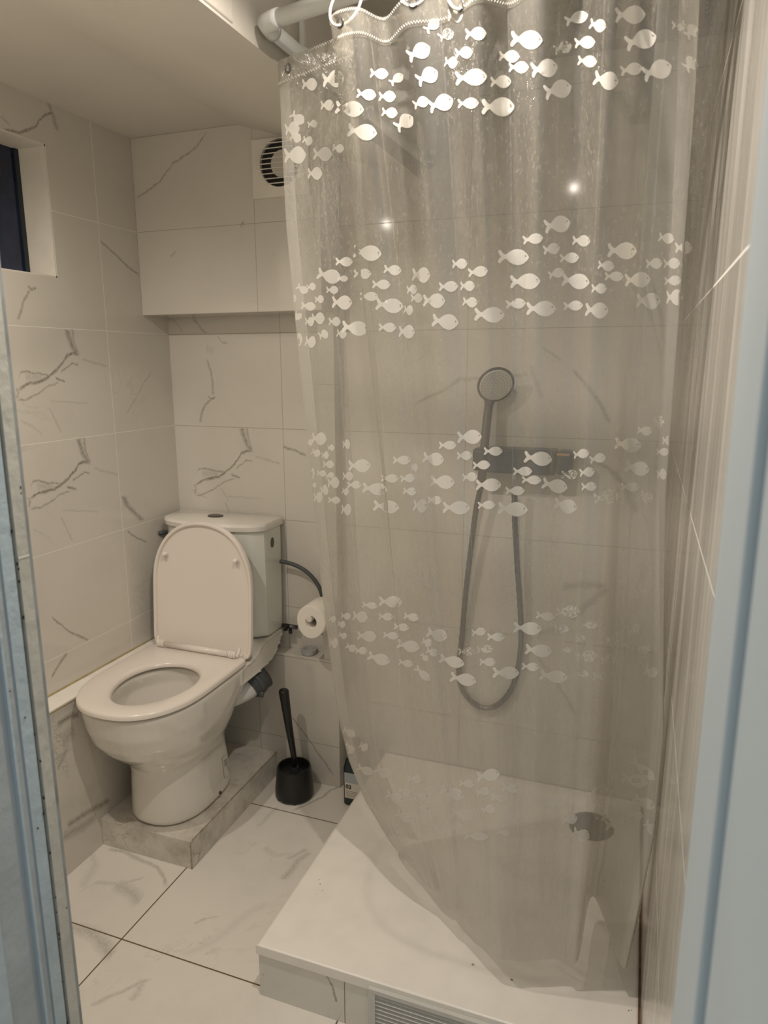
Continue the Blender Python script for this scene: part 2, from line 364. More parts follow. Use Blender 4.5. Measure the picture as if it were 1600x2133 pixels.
# ------------------------------------------------------------------ mesh helpers
def obj(name, bm, m, parent=None, smooth=False, bevel=0, mod=None):
    me = bpy.data.meshes.new(name); bmesh.ops.recalc_face_normals(bm, faces=bm.faces); bm.to_mesh(me); bm.free()
    for mm in (m if isinstance(m, (list, tuple)) else [m]): me.materials.append(mm)
    o = bpy.data.objects.new(name, me); COL.objects.link(o)
    if parent: o.parent = parent; o.matrix_parent_inverse = Matrix.Translation(-parent.location)
    if smooth:
        for p in me.polygons: p.use_smooth = True
    if bevel:
        b = o.modifiers.new('b', 'BEVEL'); b.width = bevel; b.segments = 3; b.limit_method = 'ANGLE'; b.angle_limit = .6
        b.harden_normals = False
    return o
def struct(name, bm, m, parent=None, **k):
    o = obj(name, bm, m, parent, **k)
    if not parent: o['kind'] = 'structure'
    return o
def thing(name, label, cat, loc=(0, 0, 0), group=None):
    o = bpy.data.objects.new(name, None); o.location = loc; o.empty_display_size = .05; COL.objects.link(o)
    return tag(o, label, cat, group)
def tag(o, label, cat, group=None):
    o['label'] = label; o['category'] = cat
    if group: o['group'] = group
    return o
def box(bm, x0, x1, y0, y1, z0, z1, mi=0):
    vs = [bm.verts.new((x, y, z)) for x in (x0, x1) for y in (y0, y1) for z in (z0, z1)]
    for f in ((0, 1, 3, 2), (4, 6, 7, 5), (0, 4, 5, 1), (2, 3, 7, 6), (0, 2, 6, 4), (1, 5, 7, 3)):
        fc = bm.faces.new([vs[i] for i in f]); fc.material_index = mi
    return vs
def bxm(*a, **k):
    bm = bmesh.new(); box(bm, *a, **k); return bm
def prism(bm, poly, d0, d1, plane='xy', mi=0):
    """extrude 2-D polygon; plane tells the two polygon axes"""
    def P(a, b, d):
        return {'xy': (a, b, d), 'xz': (a, d, b), 'yz': (d, a, b)}[plane]
    A = [bm.verts.new(P(a, b, d0)) for a, b in poly]; B = [bm.verts.new(P(a, b, d1)) for a, b in poly]
    n = len(poly); fs = [bm.faces.new(A), bm.faces.new(B[::-1])]
    for i in range(n): fs.append(bm.faces.new((A[i], A[(i+1) % n], B[(i+1) % n], B[i])))
    for f in fs: f.material_index = mi
def loft(bm, rings, cap0=True, cap1=True, close=True, mi=0):
    R = [[bm.verts.new(p) for p in r] for r in rings]
    n = len(R[0])
    for a, b in zip(R, R[1:]):
        for i in range(n if close else n-1):
            f = bm.faces.new((a[i], a[(i+1) % n], b[(i+1) % n], b[i])); f.material_index = mi
    if cap0: bm.faces.new(R[0][::-1]).material_index = mi
    if cap1: bm.faces.new(R[-1]).material_index = mi
    return R
def ring_at(c, n, r, seg=16, r2=None, ref=Vector((0, 0, 1))):
    n = Vector(n).normalized()
    if abs(n.dot(ref)) > .98: ref = Vector((1, 0, 0))
    a = n.cross(ref).normalized(); b = n.cross(a)
    r2 = r2 or r
    return [Vector(c)+a*r*cos(2*pi*i/seg)+b*r2*sin(2*pi*i/seg) for i in range(seg)]
def tube(bm, pts, r, seg=12, close=False, mi=0):
    pts = [Vector(p) for p in pts]; n = len(pts); rings = []
    prev = None
    for i, p in enumerate(pts):
        d = (pts[(i+1) % n]-pts[i-1]) if (close or 0 < i < n-1) else (pts[1]-pts[0] if i == 0 else pts[-1]-pts[-2])
        d.normalize()
        if prev is None:
            ref = Vector((0, 0, 1)) if abs(d.z) < .9 else Vector((1, 0, 0)); a = d.cross(ref).normalized()
        else: a = (prev-d*prev.dot(d)).normalized()
        prev = a; b = d.cross(a); rr = r[i] if isinstance(r, (list, tuple)) else r
        rings.append([p+a*rr*cos(2*pi*k/seg)+b*rr*sin(2*pi*k/seg) for k in range(seg)])
    if close:
        R = [[bm.verts.new(q) for q in rg] for rg in rings]
        for i in range(n):
            A, B = R[i], R[(i+1) % n]
            for k in range(seg): bm.faces.new((A[k], A[(k+1) % seg], B[(k+1) % seg], B[k])).material_index = mi
    else: loft(bm, rings, mi=mi)
def cyl(bm, p0, p1, r0, r1=None, seg=32, mi=0):
    p0, p1 = Vector(p0), Vector(p1); r1 = r0 if r1 is None else r1; n = (p1-p0)
    loft(bm, [ring_at(p0, n, r0, seg), ring_at(p1, n, r1, seg)], mi=mi)
def spline(P, n=12, closed=False):
    P = [Vector(p) for p in P]; out = []; L = len(P)
    rng = range(L if closed else L-1)
    for i in rng:
        p0 = P[(i-1) % L] if (closed or i > 0) else P[0]*2-P[1]
        p1, p2 = P[i], P[(i+1) % L]
        p3 = P[(i+2) % L] if (closed or i+2 < L) else P[-1]*2-P[-2]
        for k in range(n):
            t = k/n
            out.append(.5*((2*p1)+(-p0+p2)*t+(2*p0-5*p1+4*p2-p3)*t*t+(-p0+3*p1-3*p2+p3)*t**3))
    if not closed: out.append(P[-1])
    return out
def torus(bm, c, n, R, r, seg=40, s2=10, mi=0):
    tube(bm, ring_at(c, n, R, seg), r, s2, close=True, mi=mi)

# ================================================================== THE ROOM
T = .12
bm = bmesh.new(); box(bm, XL-T, XR+.25, -.6, YB+T, -.1, 0); struct('floor', bm, M['floor'])
# left wall with the window opening
wy0, wy1, wz0, wz1 = .98, 1.557, EYE+.226, EYE+.555
bm = bmesh.new()
box(bm, XL-T, XL, YF-.12, wy0, 0, 2.5); box(bm, XL-T, XL, wy1, YB+T, 0, 2.5)
box(bm, XL-T, XL, wy0, wy1, 0, wz0); box(bm, XL-T, XL, wy0, wy1, wz1, 2.5)
struct('wall_left', bm, M['wall_left'])
bm = bmesh.new()
box(bm, XL-.125, XL-.001, wy1-.004, wy1+.0, wz0, wz1); box(bm, XL-.125, XL-.001, wy0, wy1, wz0, wz0+.004)
box(bm, XL-.125, XL-.001, wy0, wy1, wz1-.004, wz1); box(bm, XL-.125, XL-.001, wy0, wy0+.004, wz0, wz1)
# pane set back in the reveal
win = struct('window_1', bm, M['reveal'])
bm = bmesh.new(); box(bm, XL-.104, XL-.094, wy0, wy1, wz0, wz1); obj('pane', bm, M['glassdark'], win)
bm = bmesh.new()
box(bm, XL-.094, XL-.088, wy1-.018, wy1, wz0, wz1); box(bm, XL-.094, XL-.088, wy0, wy1, wz0, wz0+.012); obj('sash_edge', bm, M['navy'], win)
struct('wall_back', bxm(XL-T, XR+.25, YB, YB+T, 0, 2.5), M['wall_back'])
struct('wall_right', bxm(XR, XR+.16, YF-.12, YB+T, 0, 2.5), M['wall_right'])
# soffit over the toilet, boxed pipe run below
struct('trim_1', bxm(XL, XE, YS, YB, ZS, CZ), M['soffit'], bevel=.002)
bm = bmesh.new(); box(bm, XL, XE, BOX_Y, YB, 0, BOX_Z); struct('trim_2', bm, M['box'], bevel=.0015)
struct('trim_3', bxm(-.932, XE, BOX_Y+.004, YB, BOX_Z, ZS), M['box'])
# ledge along the left wall
lz = LEDGE_Z
bm = bmesh.new(); box(bm, XL, LEDGE_X, YF, YB, 0, lz-.006); struct('trim_4', bm, M['ledge'])
bm = bmesh.new(); box(bm, XL, LEDGE_X+.003, YF, YB, lz-.006, lz); struct('trim_5', bm, M['acrylic'], bevel=.0015)
bm = bmesh.new(); tube(bm, [(XL+.001, YF, lz+.001), (XL+.001, YB, lz+.001)], .003, 6); tube(bm, [(LEDGE_X+.003, YF, lz-.006), (LEDGE_X+.003, YB, lz-.006)], .0015, 6)
struct('trim_6', bm, M['sealant'])
# ceilings and stair underside
bm = bmesh.new()
prism(bm, [(XL-T, CZ), (-1.137, CZ), (-.641, EYE+.511), (-.641, CZ2), (-.50, CZ2), (-.50, 2.45), (XL-T, 2.45)], YF-.12, YB+T, 'xz')
struct('ceiling', bm, M['plaster'])
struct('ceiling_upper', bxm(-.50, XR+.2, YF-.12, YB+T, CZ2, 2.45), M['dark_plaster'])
bm = bmesh.new(); a, b = on_z(615, 25, CZ2-.004), on_z(690, 92, CZ2-.004)
bm2 = bm; tube(bm, [a, b, a+(b-a)*3], .006, 6); struct('trim_7', bm, M['plaster'])
bm = bmesh.new(); box(bm, -.652, -.6385, .75, 1.072, EYE+.515, CZ2); struct('trim_8', bm, M['plaster'], bevel=.004)
# door wall
bm = bmesh.new(); box(bm, XL-T, -.632, YF-.11, YF-.004, 0, 2.5); box(bm, .066, XR+.2, YF-.11, YF-.004, 0, 2.5); box(bm, -.632, .066, YF-.11, YF-.004, 2.02, 2.5)
struct('wall_front', bm, M['plaster'])
# left door jamb: planed steps of paint
bm = bmesh.new(); JX = -.618
steps = [(.5696, .5635, JX-.002, 0), (.5635, .549, JX, 1), (.549, .5445, JX-.005, 2), (.5445, .529, JX-.001, 3), (.529, .518, JX-.003, 4),
         (.518, .5145, JX+.001, 3), (.5145, .474, JX-.004, 4), (.474, .44, JX-.001, 3)]
for a, b, x, mi in steps: box(bm, JX-.02, x, b, a, 0, 2.03, mi)
jl = struct('door_frame', bm, [M['greyedge'], M['beige'], M['brownline'], M['lightblue'], M['bluegrey']])
jl.name = 'door_1'
# mitred patch in the beige strip, strike hole
p = on_x(58, 1157, JX)
obj('joint_line', bxm(JX-.001, JX+.0006, .549, .5635, p.z-.001, p.z+.0008), M['label'], jl)
p = on_x(4, 1488, JX)
obj('strike_hole', bxm(JX-.012, JX-.0035, .472, .5010, p.z-.028, p.z+.026), M['hole'], jl)
bm = bmesh.new()
for k in range(46):
    yy = random.choice([.562, .5485, .5475, .535, .520, .545]); zz = random.uniform(.15, 1.5)
    s = random.uniform(.0005, .0014); box(bm, JX-.001, JX+.0004, yy-s*.6, yy+s*.6, zz-s*1.3, zz+s*1.3)
obj('paint_chips', bm, M['hole'], jl)['kind'] = 'stuff'
# right jamb, right beside the camera
bm = bmesh.new(); prism(bm, [(.0545, .40), (.0545, .512), (.0565, .519), (.062, .522), (.078, .522), (.12, .522), (.12, .40)], 0, 2.03, 'xy')
struct('door_2', bm, M['jambblue'], bevel=.003)
bm = bmesh.new(); box(bm, .060, .12, .20, .40, 0, 2.03); struct('trim_9', bm, M['jambblue'], bevel=.004)
# plinth under the toilet
bm = bmesh.new(); box(bm, -1.434, -1.1195, 1.4615, BOX_Y, 0, PL_Z); struct('trim_10', bm, M['plinth'], bevel=.0015)
bm = bmesh.new(); box(bm, -1.1215, -1.1185, 1.4605, 1.4635, 0, PL_Z+.0005)
for k in range(40):
    y = 1.47+k*.0125; box(bm, -1.1215, -1.1186, y, y+.011, PL_Z-.001-random.random()*.002, PL_Z+.0006)
struct('trim_11', bm, M['edge'])

# ------------------------------------------------------------------ shower tray on its tiled base
struct('trim_12', bxm(TRAY_X+.004, XR, TRAY_Y+.004, 1.80, 0, TRAY_Z-.022), M['base'])
struct('trim_13', bxm(TRAY_X+.06, XR, 1.80, YB, 0, TRAY_Z-.022), M['base'])
tray = thing('shower_tray', 'white shower tray with worn rim on a raised marble-tiled base', 'shower tray', (-.33, 1.5, TRAY_Z-.022))
bm = bmesh.new()
x0, x1, y0, y1 = TRAY_X, XR-.001, TRAY_Y, YB-.001
NX, NY = 90, 96
def basin(x, y):
    # rounded basin, rim about 9 cm at the sides, sweeping curve at the front
    cx, cy, hx, hy = -.27, 1.63, .335, .365
    d = ((abs(x-cx)/hx)**3.0+(abs(y-cy)/hy)**3.0)
    t = min(1, max(0, (1.0-d)/.25)); t = t*t*(3-2*t)
    return -.006*t - .006*max(0, 1-d)
g = [[bm.verts.new((x0+(x1-x0)*i/NX, y0+(y1-y0)*j/NY, TRAY_Z+basin(x0+(x1-x0)*i/NX, y0+(y1-y0)*j/NY))) for j in range(NY+1)] for i in range(NX+1)]
for i in range(NX):
    for j in range(NY): bm.faces.new((g[i][j], g[i+1][j], g[i+1][j+1], g[i][j+1]))
per = [g[i][0] for i in range(NX+1)]+[g[NX][j] for j in range(1, NY+1)]+[g[i][NY] for i in range(NX-1, -1, -1)]+[g[0][j] for j in range(NY-1, 0, -1)]
lo = [bm.verts.new((v.co.x, v.co.y, TRAY_Z-.022)) for v in per]
for i in range(len(per)): bm.faces.new((per[i], lo[i], lo[(i+1) % len(per)], per[(i+1) % len(per)]))
bm.faces.new(lo)
o = obj('basin', bm, M['acrylic'], tray)
for p_ in o.data.polygons:
    if p_.normal.z > .9: p_.use_smooth = True
dc = on_z(1232, 1722, TRAY_Z-.009)
bm = bmesh.new(); cyl(bm, (dc.x, dc.y, TRAY_Z-.014), (dc.x, dc.y, TRAY_Z-.003), .062, .060, 40); cyl(bm, (dc.x, dc.y, TRAY_Z-.003), (dc.x, dc.y, TRAY_Z+.001), .060, .05, 40)
obj('drain_cover', bm, M['darkchrome'], tray, smooth=False)['label'] = 'dark speckled chrome drain cover'
bm = bmesh.new()
for u, v, s in [(1066, 2041, .0035), (985, 2009, .003), (1258, 1834, .004), (548, 2030, .001), (667, 1842, .002), (665, 1832, .0014), (672, 1855, .0014), (660, 1862, .001), (1310, 2105, .002), (1316, 2104, .0015)]:
    p = on_z(u, v, TRAY_Z+.0002); z = TRAY_Z+basin(p.x, p.y)
    p = on_z(u, v, z); cyl(bm, (p.x, p.y, z-.001), (p.x, p.y, z+.0004), s, s*.8, 8)
obj('dirt_specks', bm, M['ink'], tray)['kind'] = 'stuff'
bm = bmesh.new(); tube(bm, [(XR-.001, .70, TRAY_Z+.001), (XR-.001, YB-.002, TRAY_Z+.001)], .0035, 6)
box(bm, XR-.003, XR, TRAY_Y-.003, TRAY_Y+.003, 0, TRAY_Z); struct('trim_14', bm, M['caulk'])
# vent grille in the base
vg = thing('vent_grille', 'grey slatted vent grille let into the tiled shower base', 'vent', (-.33, TRAY_Y, .02))
gx0, gx1, gz0, gz1 = -.461, -.185, .008, EYE-1.288
bm = bmesh.new(); fw = .016; yb = TRAY_Y-.004
for a in ((gx0, gx1, gz1-.011, gz1), (gx0, gx1, gz0, gz0+.011), (gx0, gx0+fw, gz0+.011, gz1-.011), (gx1-fw, gx1, gz0+.011, gz1-.011)):
    box(bm, a[0], a[1], yb-.004, yb+.008, a[2], a[3])
obj('frame', bm, M['grille'], vg, bevel=.001)
n = 9
for k in range(n):
    z = gz0+.013+(gz1-gz0-.026)*(k+.3)/n
    bm = bmesh.new(); prism(bm, [(yb-.003, z+.0015), (yb-.001, z+.003), (yb+.007, z+.010), (yb+.007, z+.008)], gx0+fw, gx1-fw, 'yz'); obj('slat', bm, M['slat'] if k % 1 else M['grille'], vg)
obj('backing', bxm(gx0+fw, gx1-fw, yb+.007, yb+.008, gz0+.011, gz1-.011), M['slat'], vg)

# ================================================================== TOILET
CX = -1.276
toilet = thing('toilet', 'white ceramic toilet with raised lid standing on a marble-tiled plinth', 'toilet', (CX, 1.64, PL_Z))
def dshape(cx, hw, yf, yb_, z, n=48, pw=2.3, back=None):
    """front half is a super-ellipse, back is squarish; closed loop"""
    out = []; ym = yf+(hw*1.25 if (yb_-yf) > hw*1.6 else (yb_-yf)*.5)
    for i in range(n):
        a = 2*pi*i/n
        c, s = cos(a), sin(a)
        if s < 0:   # front
            x = cx+hw*math.copysign(abs(c)**(2/pw), c); y = ym-(ym-yf)*abs(s)**(2/pw)
        else:
            q = back or 5
            x = cx+hw*math.copysign(abs(c)**(2/q), c); y = ym+(yb_-ym)*abs(s)**(2/q)
        out.append(Vector((x, y, z)))
    return out
def oval(cx, cy, hx, hy, z, n=48, p=2.0, eg=0):
    return [Vector((cx+hx*math.copysign(abs(cos(2*pi*i/n))**(2/p), cos(2*pi*i/n))*(1-eg*sin(2*pi*i/n)), cy+hy*sin(2*pi*i/n), z)) for i in range(n)]
bm = bmesh.new()
outer = [(PL_Z+.0005, .112, 1.487, 1.80, 3), (PL_Z+.012, .122, 1.477, 1.805, 3), (.17, .118, 1.480, 1.80, 3), (.235, .112, 1.482, 1.795, 3), (.265, .115, 1.477, 1.79, 3),
         (.292, .127, 1.456, 1.79, 3), (.318, .143, 1.426, 1.79, 3), (.348, .158, 1.395, 1.80, 3), (.385, .170, 1.367, 1.82, 3), (.43, .177, 1.350, 1.84, 4),
         (.47, .179, 1.342, 1.86, 5), (.492, .180, 1.338, 1.88, 5), (.497, .176, 1.343, 1.88, 5)]
rings = [dshape(CX, hw, yf, yb_, z, pw=2.25, back=bk) for z, hw, yf, yb_, bk in outer]
rings += [oval(CX+.012, 1.54, .128, .165, .497), oval(CX+.012, 1.54, .112, .148, .489), oval(CX+.012, 1.54, .118, .152, .45), oval(CX+.012, 1.55, .104, .135, .39), oval(CX+.012, 1.57, .075, .10, .33), oval(CX+.012, 1.59, .05, .06, .30)]
loft(bm, rings)
# deck that carries the cistern
prof = [(1.70, .497), (1.99, .497), (1.99, .535), (2.005, .533), (2.008, .52), (1.985, .478), (1.95, .457), (1.90, .447), (1.85, .443), (1.70, .440)]
dk = [(1.735, .499), (1.80, .500), (1.835, .506), (1.862, .530), (1.95, .535), (2.0, .535), (2.002, .52), (1.985, .490), (1.955, .465), (1.915, .452), (1.86, .446), (1.79, .443), (1.735, .445)]
rr_ = []
for k, (hx, ins) in enumerate([(-.174, .008), (-.180, .003), (-.182, 0), (.182, 0), (.180, .003), (.174, .008)]):
    cy_, cz_ = 1.83, .482
    rr_.append([Vector((CX+.001+hx, cy_+(y-cy_)*(1-ins*3), cz_+(z-cz_)*(1-ins*18))) for y, z in dk])
loft(bm, rr_)
tmp_me = bpy.data.meshes.new('tmp'); bmesh.ops.recalc_face_normals(bm, faces=bm.faces); bm.to_mesh(tmp_me); bm.free()
tmp = bpy.data.objects.new('tmp', tmp_me); COL.objects.link(tmp)
rm = tmp.modifiers.new('r', 'REMESH'); rm.mode = 'VOXEL'; rm.voxel_size = .0045; rm.use_smooth_shade = True
sm = tmp.modifiers.new('s', 'SMOOTH'); sm.iterations = 9; sm.factor = .5
dg = bpy.context.evaluated_depsgraph_get(); nm = bpy.data.meshes.new_from_object(tmp.evaluated_get(dg)); bpy.data.objects.remove(tmp)
nm.name = 'bowl'; nm.materials.clear(); nm.materials.append(M['ceramic'])
for p_ in nm.polygons: p_.use_smooth = True
bowl = bpy.data.objects.new('bowl', nm); COL.objects.link(bowl); bowl.parent = toilet; bowl.matrix_parent_inverse = Matrix.Translation(-toilet.location)
bm = bmesh.new(); loft(bm, [oval(CX+.012, 1.56, .09, .115, .355), oval(CX+.012, 1.56, .09, .115, .358)]); obj('water', bm, M['ceramic_dark'], toilet, smooth=False)
# seat
def seat_out(z, ins):
    pts = dshape(CX-.001, .1815-ins, 1.331+ins, 1.778-ins, z, 64, 2.3, 14); return pts
def seat_in(z, ins):
    c = (CX+.014, 1.536); return [Vector((c[0]+(.109-ins)*cos(2*pi*i/64)*(1+.10*sin(2*pi*i/64)), c[1]+(.137-ins)*sin(2*pi*i/64), z)) for i in range(64)]
bm = bmesh.new()
sz0, sz1 = .503, .5205
R = [seat_out(sz0, .003), seat_out(sz0+.002, 0), seat_out(sz1-.006, 0), seat_out(sz1-.002, .003), seat_out(sz1, .009), seat_in(sz1, -.012), seat_in(sz1-.004, -.004), seat_in(sz1-.010, 0), seat_in(sz0+.002, 0), seat_in(sz0, -.003), seat_out(sz0, .003)]
R = [[bm.verts.new(p) for p in r] for r in R[:-1]]
for a, b in zip(R, R[1:]+R[:1]):
    for i in range(64): bm.faces.new((a[i], a[(i+1) % 64], b[(i+1) % 64], b[i]))
obj('seat', bm, M['plastic'], toilet, smooth=True).data.set_sharp_from_angle(angle=.7)
# lid, raised and leaning slightly back on the cistern
lid_h, lean = .422, .035
def lid_ring(d, ins):
    out = []; hw = .182-ins
    n = 64; hmid = lid_h-.205
    for i in range(n):
        a = 2*pi*i/n; c, s = cos(a), sin(a)
        if s >= 0: x = hw*math.copysign(abs(c)**(2/2.2), c); h = hmid+(lid_h-ins-hmid)*abs(s)**(2/2.2)
        else: x = hw*math.copysign(abs(c)**(2/14), c); h = hmid-(hmid-ins)*abs(s)**(2/14)
        bulge = 0
        out.append(Vector((CX+.005+x, 1.783+d+h*lean/lid_h*1.0, .507+h)))
    return out
bm = bmesh.new()
R = [lid_ring(.003, .018), lid_ring(.001, .0125), lid_ring(-.006, .010), lid_ring(-.008, .006), lid_ring(-.0075, .002), lid_ring(-.004, 0), lid_ring(.006, 0), lid_ring(.012, .006), lid_ring(.016, .02)]
loft(bm, R)
lid = obj('lid', bm, M['plastic'], toilet, smooth=True); lid.data.set_sharp_from_angle(angle=.6)
for u, v in ((343, 1154), (491, 1168)):
    p = on_y(u, v, 1.80); bm = bmesh.new()
    q = Vector((p.x, p.y+.004, p.z)); cyl(bm, q, q-Vector((0, .012, 0)), .008, .0065, 20); cyl(bm, q-Vector((0, .012, 0)), q-Vector((0, .0145, 0)), .0065, .003, 20)
    b_ = obj('bumper', bm, M['plastic'], lid, smooth=False, bevel=.001)
# hinges
bm = bmesh.new(); hz = .5315
cyl(bm, (CX-.112, 1.756, hz), (CX+.120, 1.756, hz), .0095, .0095, 20); obj('hinge_bar', bm, M['plastic'], toilet, smooth=True)
for s in (-1, 1):
    bm = bmesh.new(); x = CX+.004+s*.132
    for k in range(3): cyl(bm, (x-.012+k*.008, 1.756, hz), (x-.005+k*.008, 1.756, hz), .0115, .0115, 20)
    tube(bm, [(x+s*.012, 1.757, hz-.004), (x+s*.018, 1.759, hz+.006), (x+s*.019, 1.766, hz+.020)], [.007, .0065, .004], 10)
    obj('hinge', bm, M['plastic'], toilet, bevel=.001)
# cistern
def tank_ring(z, hw, yf, yb_, bow=.028, ch=.045):
    c = CX-.006; P = []
    # front is bowed and the corners are cut
    for i in range(17):
        t = -1+2*i/16; x = c+t*(hw-.036); P.append(Vector((x, yf+bow*t*t, z)))
    P.append(Vector((c+hw-.018, yf+bow+.014, z))); P.append(Vector((c+hw-.003, yf+bow+.028, z))); P.append(Vector((c+hw, yf+bow+.04, z)))
    P.append(Vector((c+hw, yb_, z))); P.append(Vector((c-hw, yb_, z)))
    P.append(Vector((c-hw, yf+bow+.04, z))); P.append(Vector((c-hw+.003, yf+bow+.028, z))); P.append(Vector((c-hw+.018, yf+bow+.014, z)))
    return P
bm = bmesh.new()
loft(bm, [tank_ring(.5355, .176, 1.862, 2.0), tank_ring(.541, .181, 1.857, 2.004), tank_ring(.60, .183, 1.853, 2.006), tank_ring(.893, .185, 1.846, 2.008)])
tk = obj('cistern', bm, M['tank'], toilet, smooth=False, bevel=.004)
for p_ in tk.data.polygons: p_.use_smooth = True
tk.data.set_sharp_from_angle(angle=.5)
bm = bmesh.new()
loft(bm, [tank_ring(.893, .187, 1.844, 2.008), tank_ring(.897, .191, 1.838, 2.012), tank_ring(.911, .192, 1.836, 2.013), tank_ring(.918, .189, 1.840, 2.011), tank_ring(.921, .182, 1.848, 2.004)])
tl_ = obj('cistern_lid', bm, M['ceramic'], toilet, smooth=False)
for p_ in tl_.data.polygons: p_.use_smooth = True
tl_.data.set_sharp_from_angle(angle=.6)
p = on_z(450, 1074, .922); bm = bmesh.new()
loft(bm, [oval(p.x, p.y-.003, .027, .021, .920), oval(p.x, p.y-.003, .027, .021, .9235), oval(p.x, p.y-.003, .024, .018, .925)]); fb = obj('flush_button', bm, M['darkchrome'], toilet)
fb['label'] = 'dark chrome oval flush button'
bm = bmesh.new(); sx = CX-.006+.1845; q = on_x(567, 1130, sx)
loft(bm, [[Vector((sx-.001+d, q.y+.011*cos(a), q.z+.017*sin(a))) for a in [2*pi*k/24 for k in range(24)]] for d in (0, .0022)]); obj('side_badge', bm, M['darkchrome'], toilet)['label'] = 'dark oval badge on the side of the cistern'
# outlet
bm = bmesh.new(); tube(bm, spline([(CX+.06, 1.74, .37), (CX+.10, 1.80, .37), (CX+.135, 1.835, .385), (CX+.15, 1.862, .40)], 6), .036, 20); obj('outlet_pipe', bm, M['pvc'], toilet, smooth=True)
bm = bmesh.new(); tube(bm, [(CX+.138, 1.838, .386), (CX+.150, 1.862, .40), (CX+.165, 1.89, .412)], .043, 20); tube(bm, [(CX+.146, 1.852, .395), (CX+.152, 1.866, .402)], .0475, 20)
tube(bm, [(CX+.17, 1.84, .37), (CX+.185, 1.848, .365)], .012, 10)
obj('outlet_clamp', bm, M['hose'], toilet, smooth=True)['label'] = 'dark rubber collar with clamp'
# print and fixing cap on the pedestal, laid on its surface
bvh = BVHTree.FromPolygons([v.co.copy() for v in nm.vertices], [list(p_.vertices) for p_ in nm.polygons])
def on_bowl(u, v, off=.0006):
    d = ray(u, v).normalized(); h = bvh.ray_cast(Vector((0, 0, EYE)), d)
    return h[0]+h[1]*off if h[0] else None
def decal(quad, nx, ny, off=.0006):
    bm = bmesh.new(); G = []
    for i in range(nx+1):
        row = []
        for j in range(ny+1):
            a, b = i/nx, j/ny
            u = (quad[0][0]*(1-a)+quad[1][0]*a)*(1-b)+(quad[3][0]*(1-a)+quad[2][0]*a)*b
            v = (quad[0][1]*(1-a)+quad[1][1]*a)*(1-b)+(quad[3][1]*(1-a)+quad[2][1]*a)*b
            p = on_bowl(u, v, off); row.append(bm.verts.new(p) if p else None)
        G.append(row)
    for i in range(nx):
        for j in range(ny):
            q = (G[i][j], G[i+1][j], G[i+1][j+1], G[i][j+1])
            if all(q): bm.faces.new(q)
    return bm
def sub(quad, a0, a1, b0, b1):
    def P(a, b):
        return ((quad[0][0]*(1-a)+quad[1][0]*a)*(1-b)+(quad[3][0]*(1-a)+quad[2][0]*a)*b, (quad[0][1]*(1-a)+quad[1][1]*a)*(1-b)+(quad[3][1]*(1-a)+quad[2][1]*a)*b)
    return (P(a0, b0), P(a1, b0), P(a1, b1), P(a0, b1))
Q = ((462, 1578), (489, 1561), (494, 1600), (467, 1622))
bm = bmesh.new()
def merge(bm, b2):
    me = bpy.data.meshes.new('t'); b2.to_mesh(me); b2.free(); bm.from_mesh(me); bpy.data.meshes.remove(me)
for s in ((0, 1, 0, .02), (0, 1, .98, 1), (0, .03, 0, 1), (.97, 1, 0, 1), (.44, .56, .07, .13)): merge(bm, decal(sub(Q, *s), 4, 4))
for k in range(5): merge(bm, decal(sub(Q, .12, .88-.04*(k % 2), .19+k*.065, .19+k*.065+.035), 6, 1))
merge(bm, decal(sub(Q, .25, .70, .55, .575), 4, 1))
for k in range(3): merge(bm, decal(sub(Q, .36, .60, .64+k*.07, .665+k*.07), 3, 1))
obj('printed_sticker', bm, M['ink'], toilet)['label'] = 'small grey certification print on the pedestal'
p = on_bowl(458, 1651, 0)
if p:
    bm = bmesh.new(); cyl(bm, p-Vector((.004, 0, 0)), p+Vector((.004, -.001, .001)), .0055, .005, 16); obj('fixing_cap', bm, M['darkchrome'], toilet)

# ================================================================== TOILET CORNER THINGS
br = thing('toilet_brush', 'black toilet brush standing in its black holder beside the plinth', 'toilet brush', (-1.0, 1.885, 0))
bx, by = -1.008, 1.882
bm = bmesh.new()
loft(bm, [ring_at((bx, by, z), (0, 0, 1), r, 48) for z, r in ((.004, .0615), (.008, .064), (.03, .0632), (.10, .0565), (.107, .0545), (.107, .050), (.085, .048), (.085, .001))], cap1=True)
for a in (-2.2, -1.1, 1.6): cyl(bm, (bx+.05*cos(a), by+.05*sin(a), 0), (bx+.05*cos(a), by+.05*sin(a), .006), .012, .012, 10)
obj('holder', bm, M['black'], br, smooth=False)
bm = bmesh.new(); tp = on_y(591, 1437, by-.01)
cyl(bm, (bx+.004, by, .08), (bx+.003, by, .104), .016, .012, 20)
obj('collar', bm, M['slate'], br)
bm = bmesh.new(); tube(bm, [(bx+.002, by, .10), (bx+.001, by, .14), ((bx+tp.x)/2, by-.005, (.12+tp.z)/2), (tp.x, tp.y, tp.z-.004), (tp.x, tp.y, tp.z)], [.0085, .0095, .0125, .0165, .014], 20)
obj('handle', bm, M['black'], br, smooth=True)
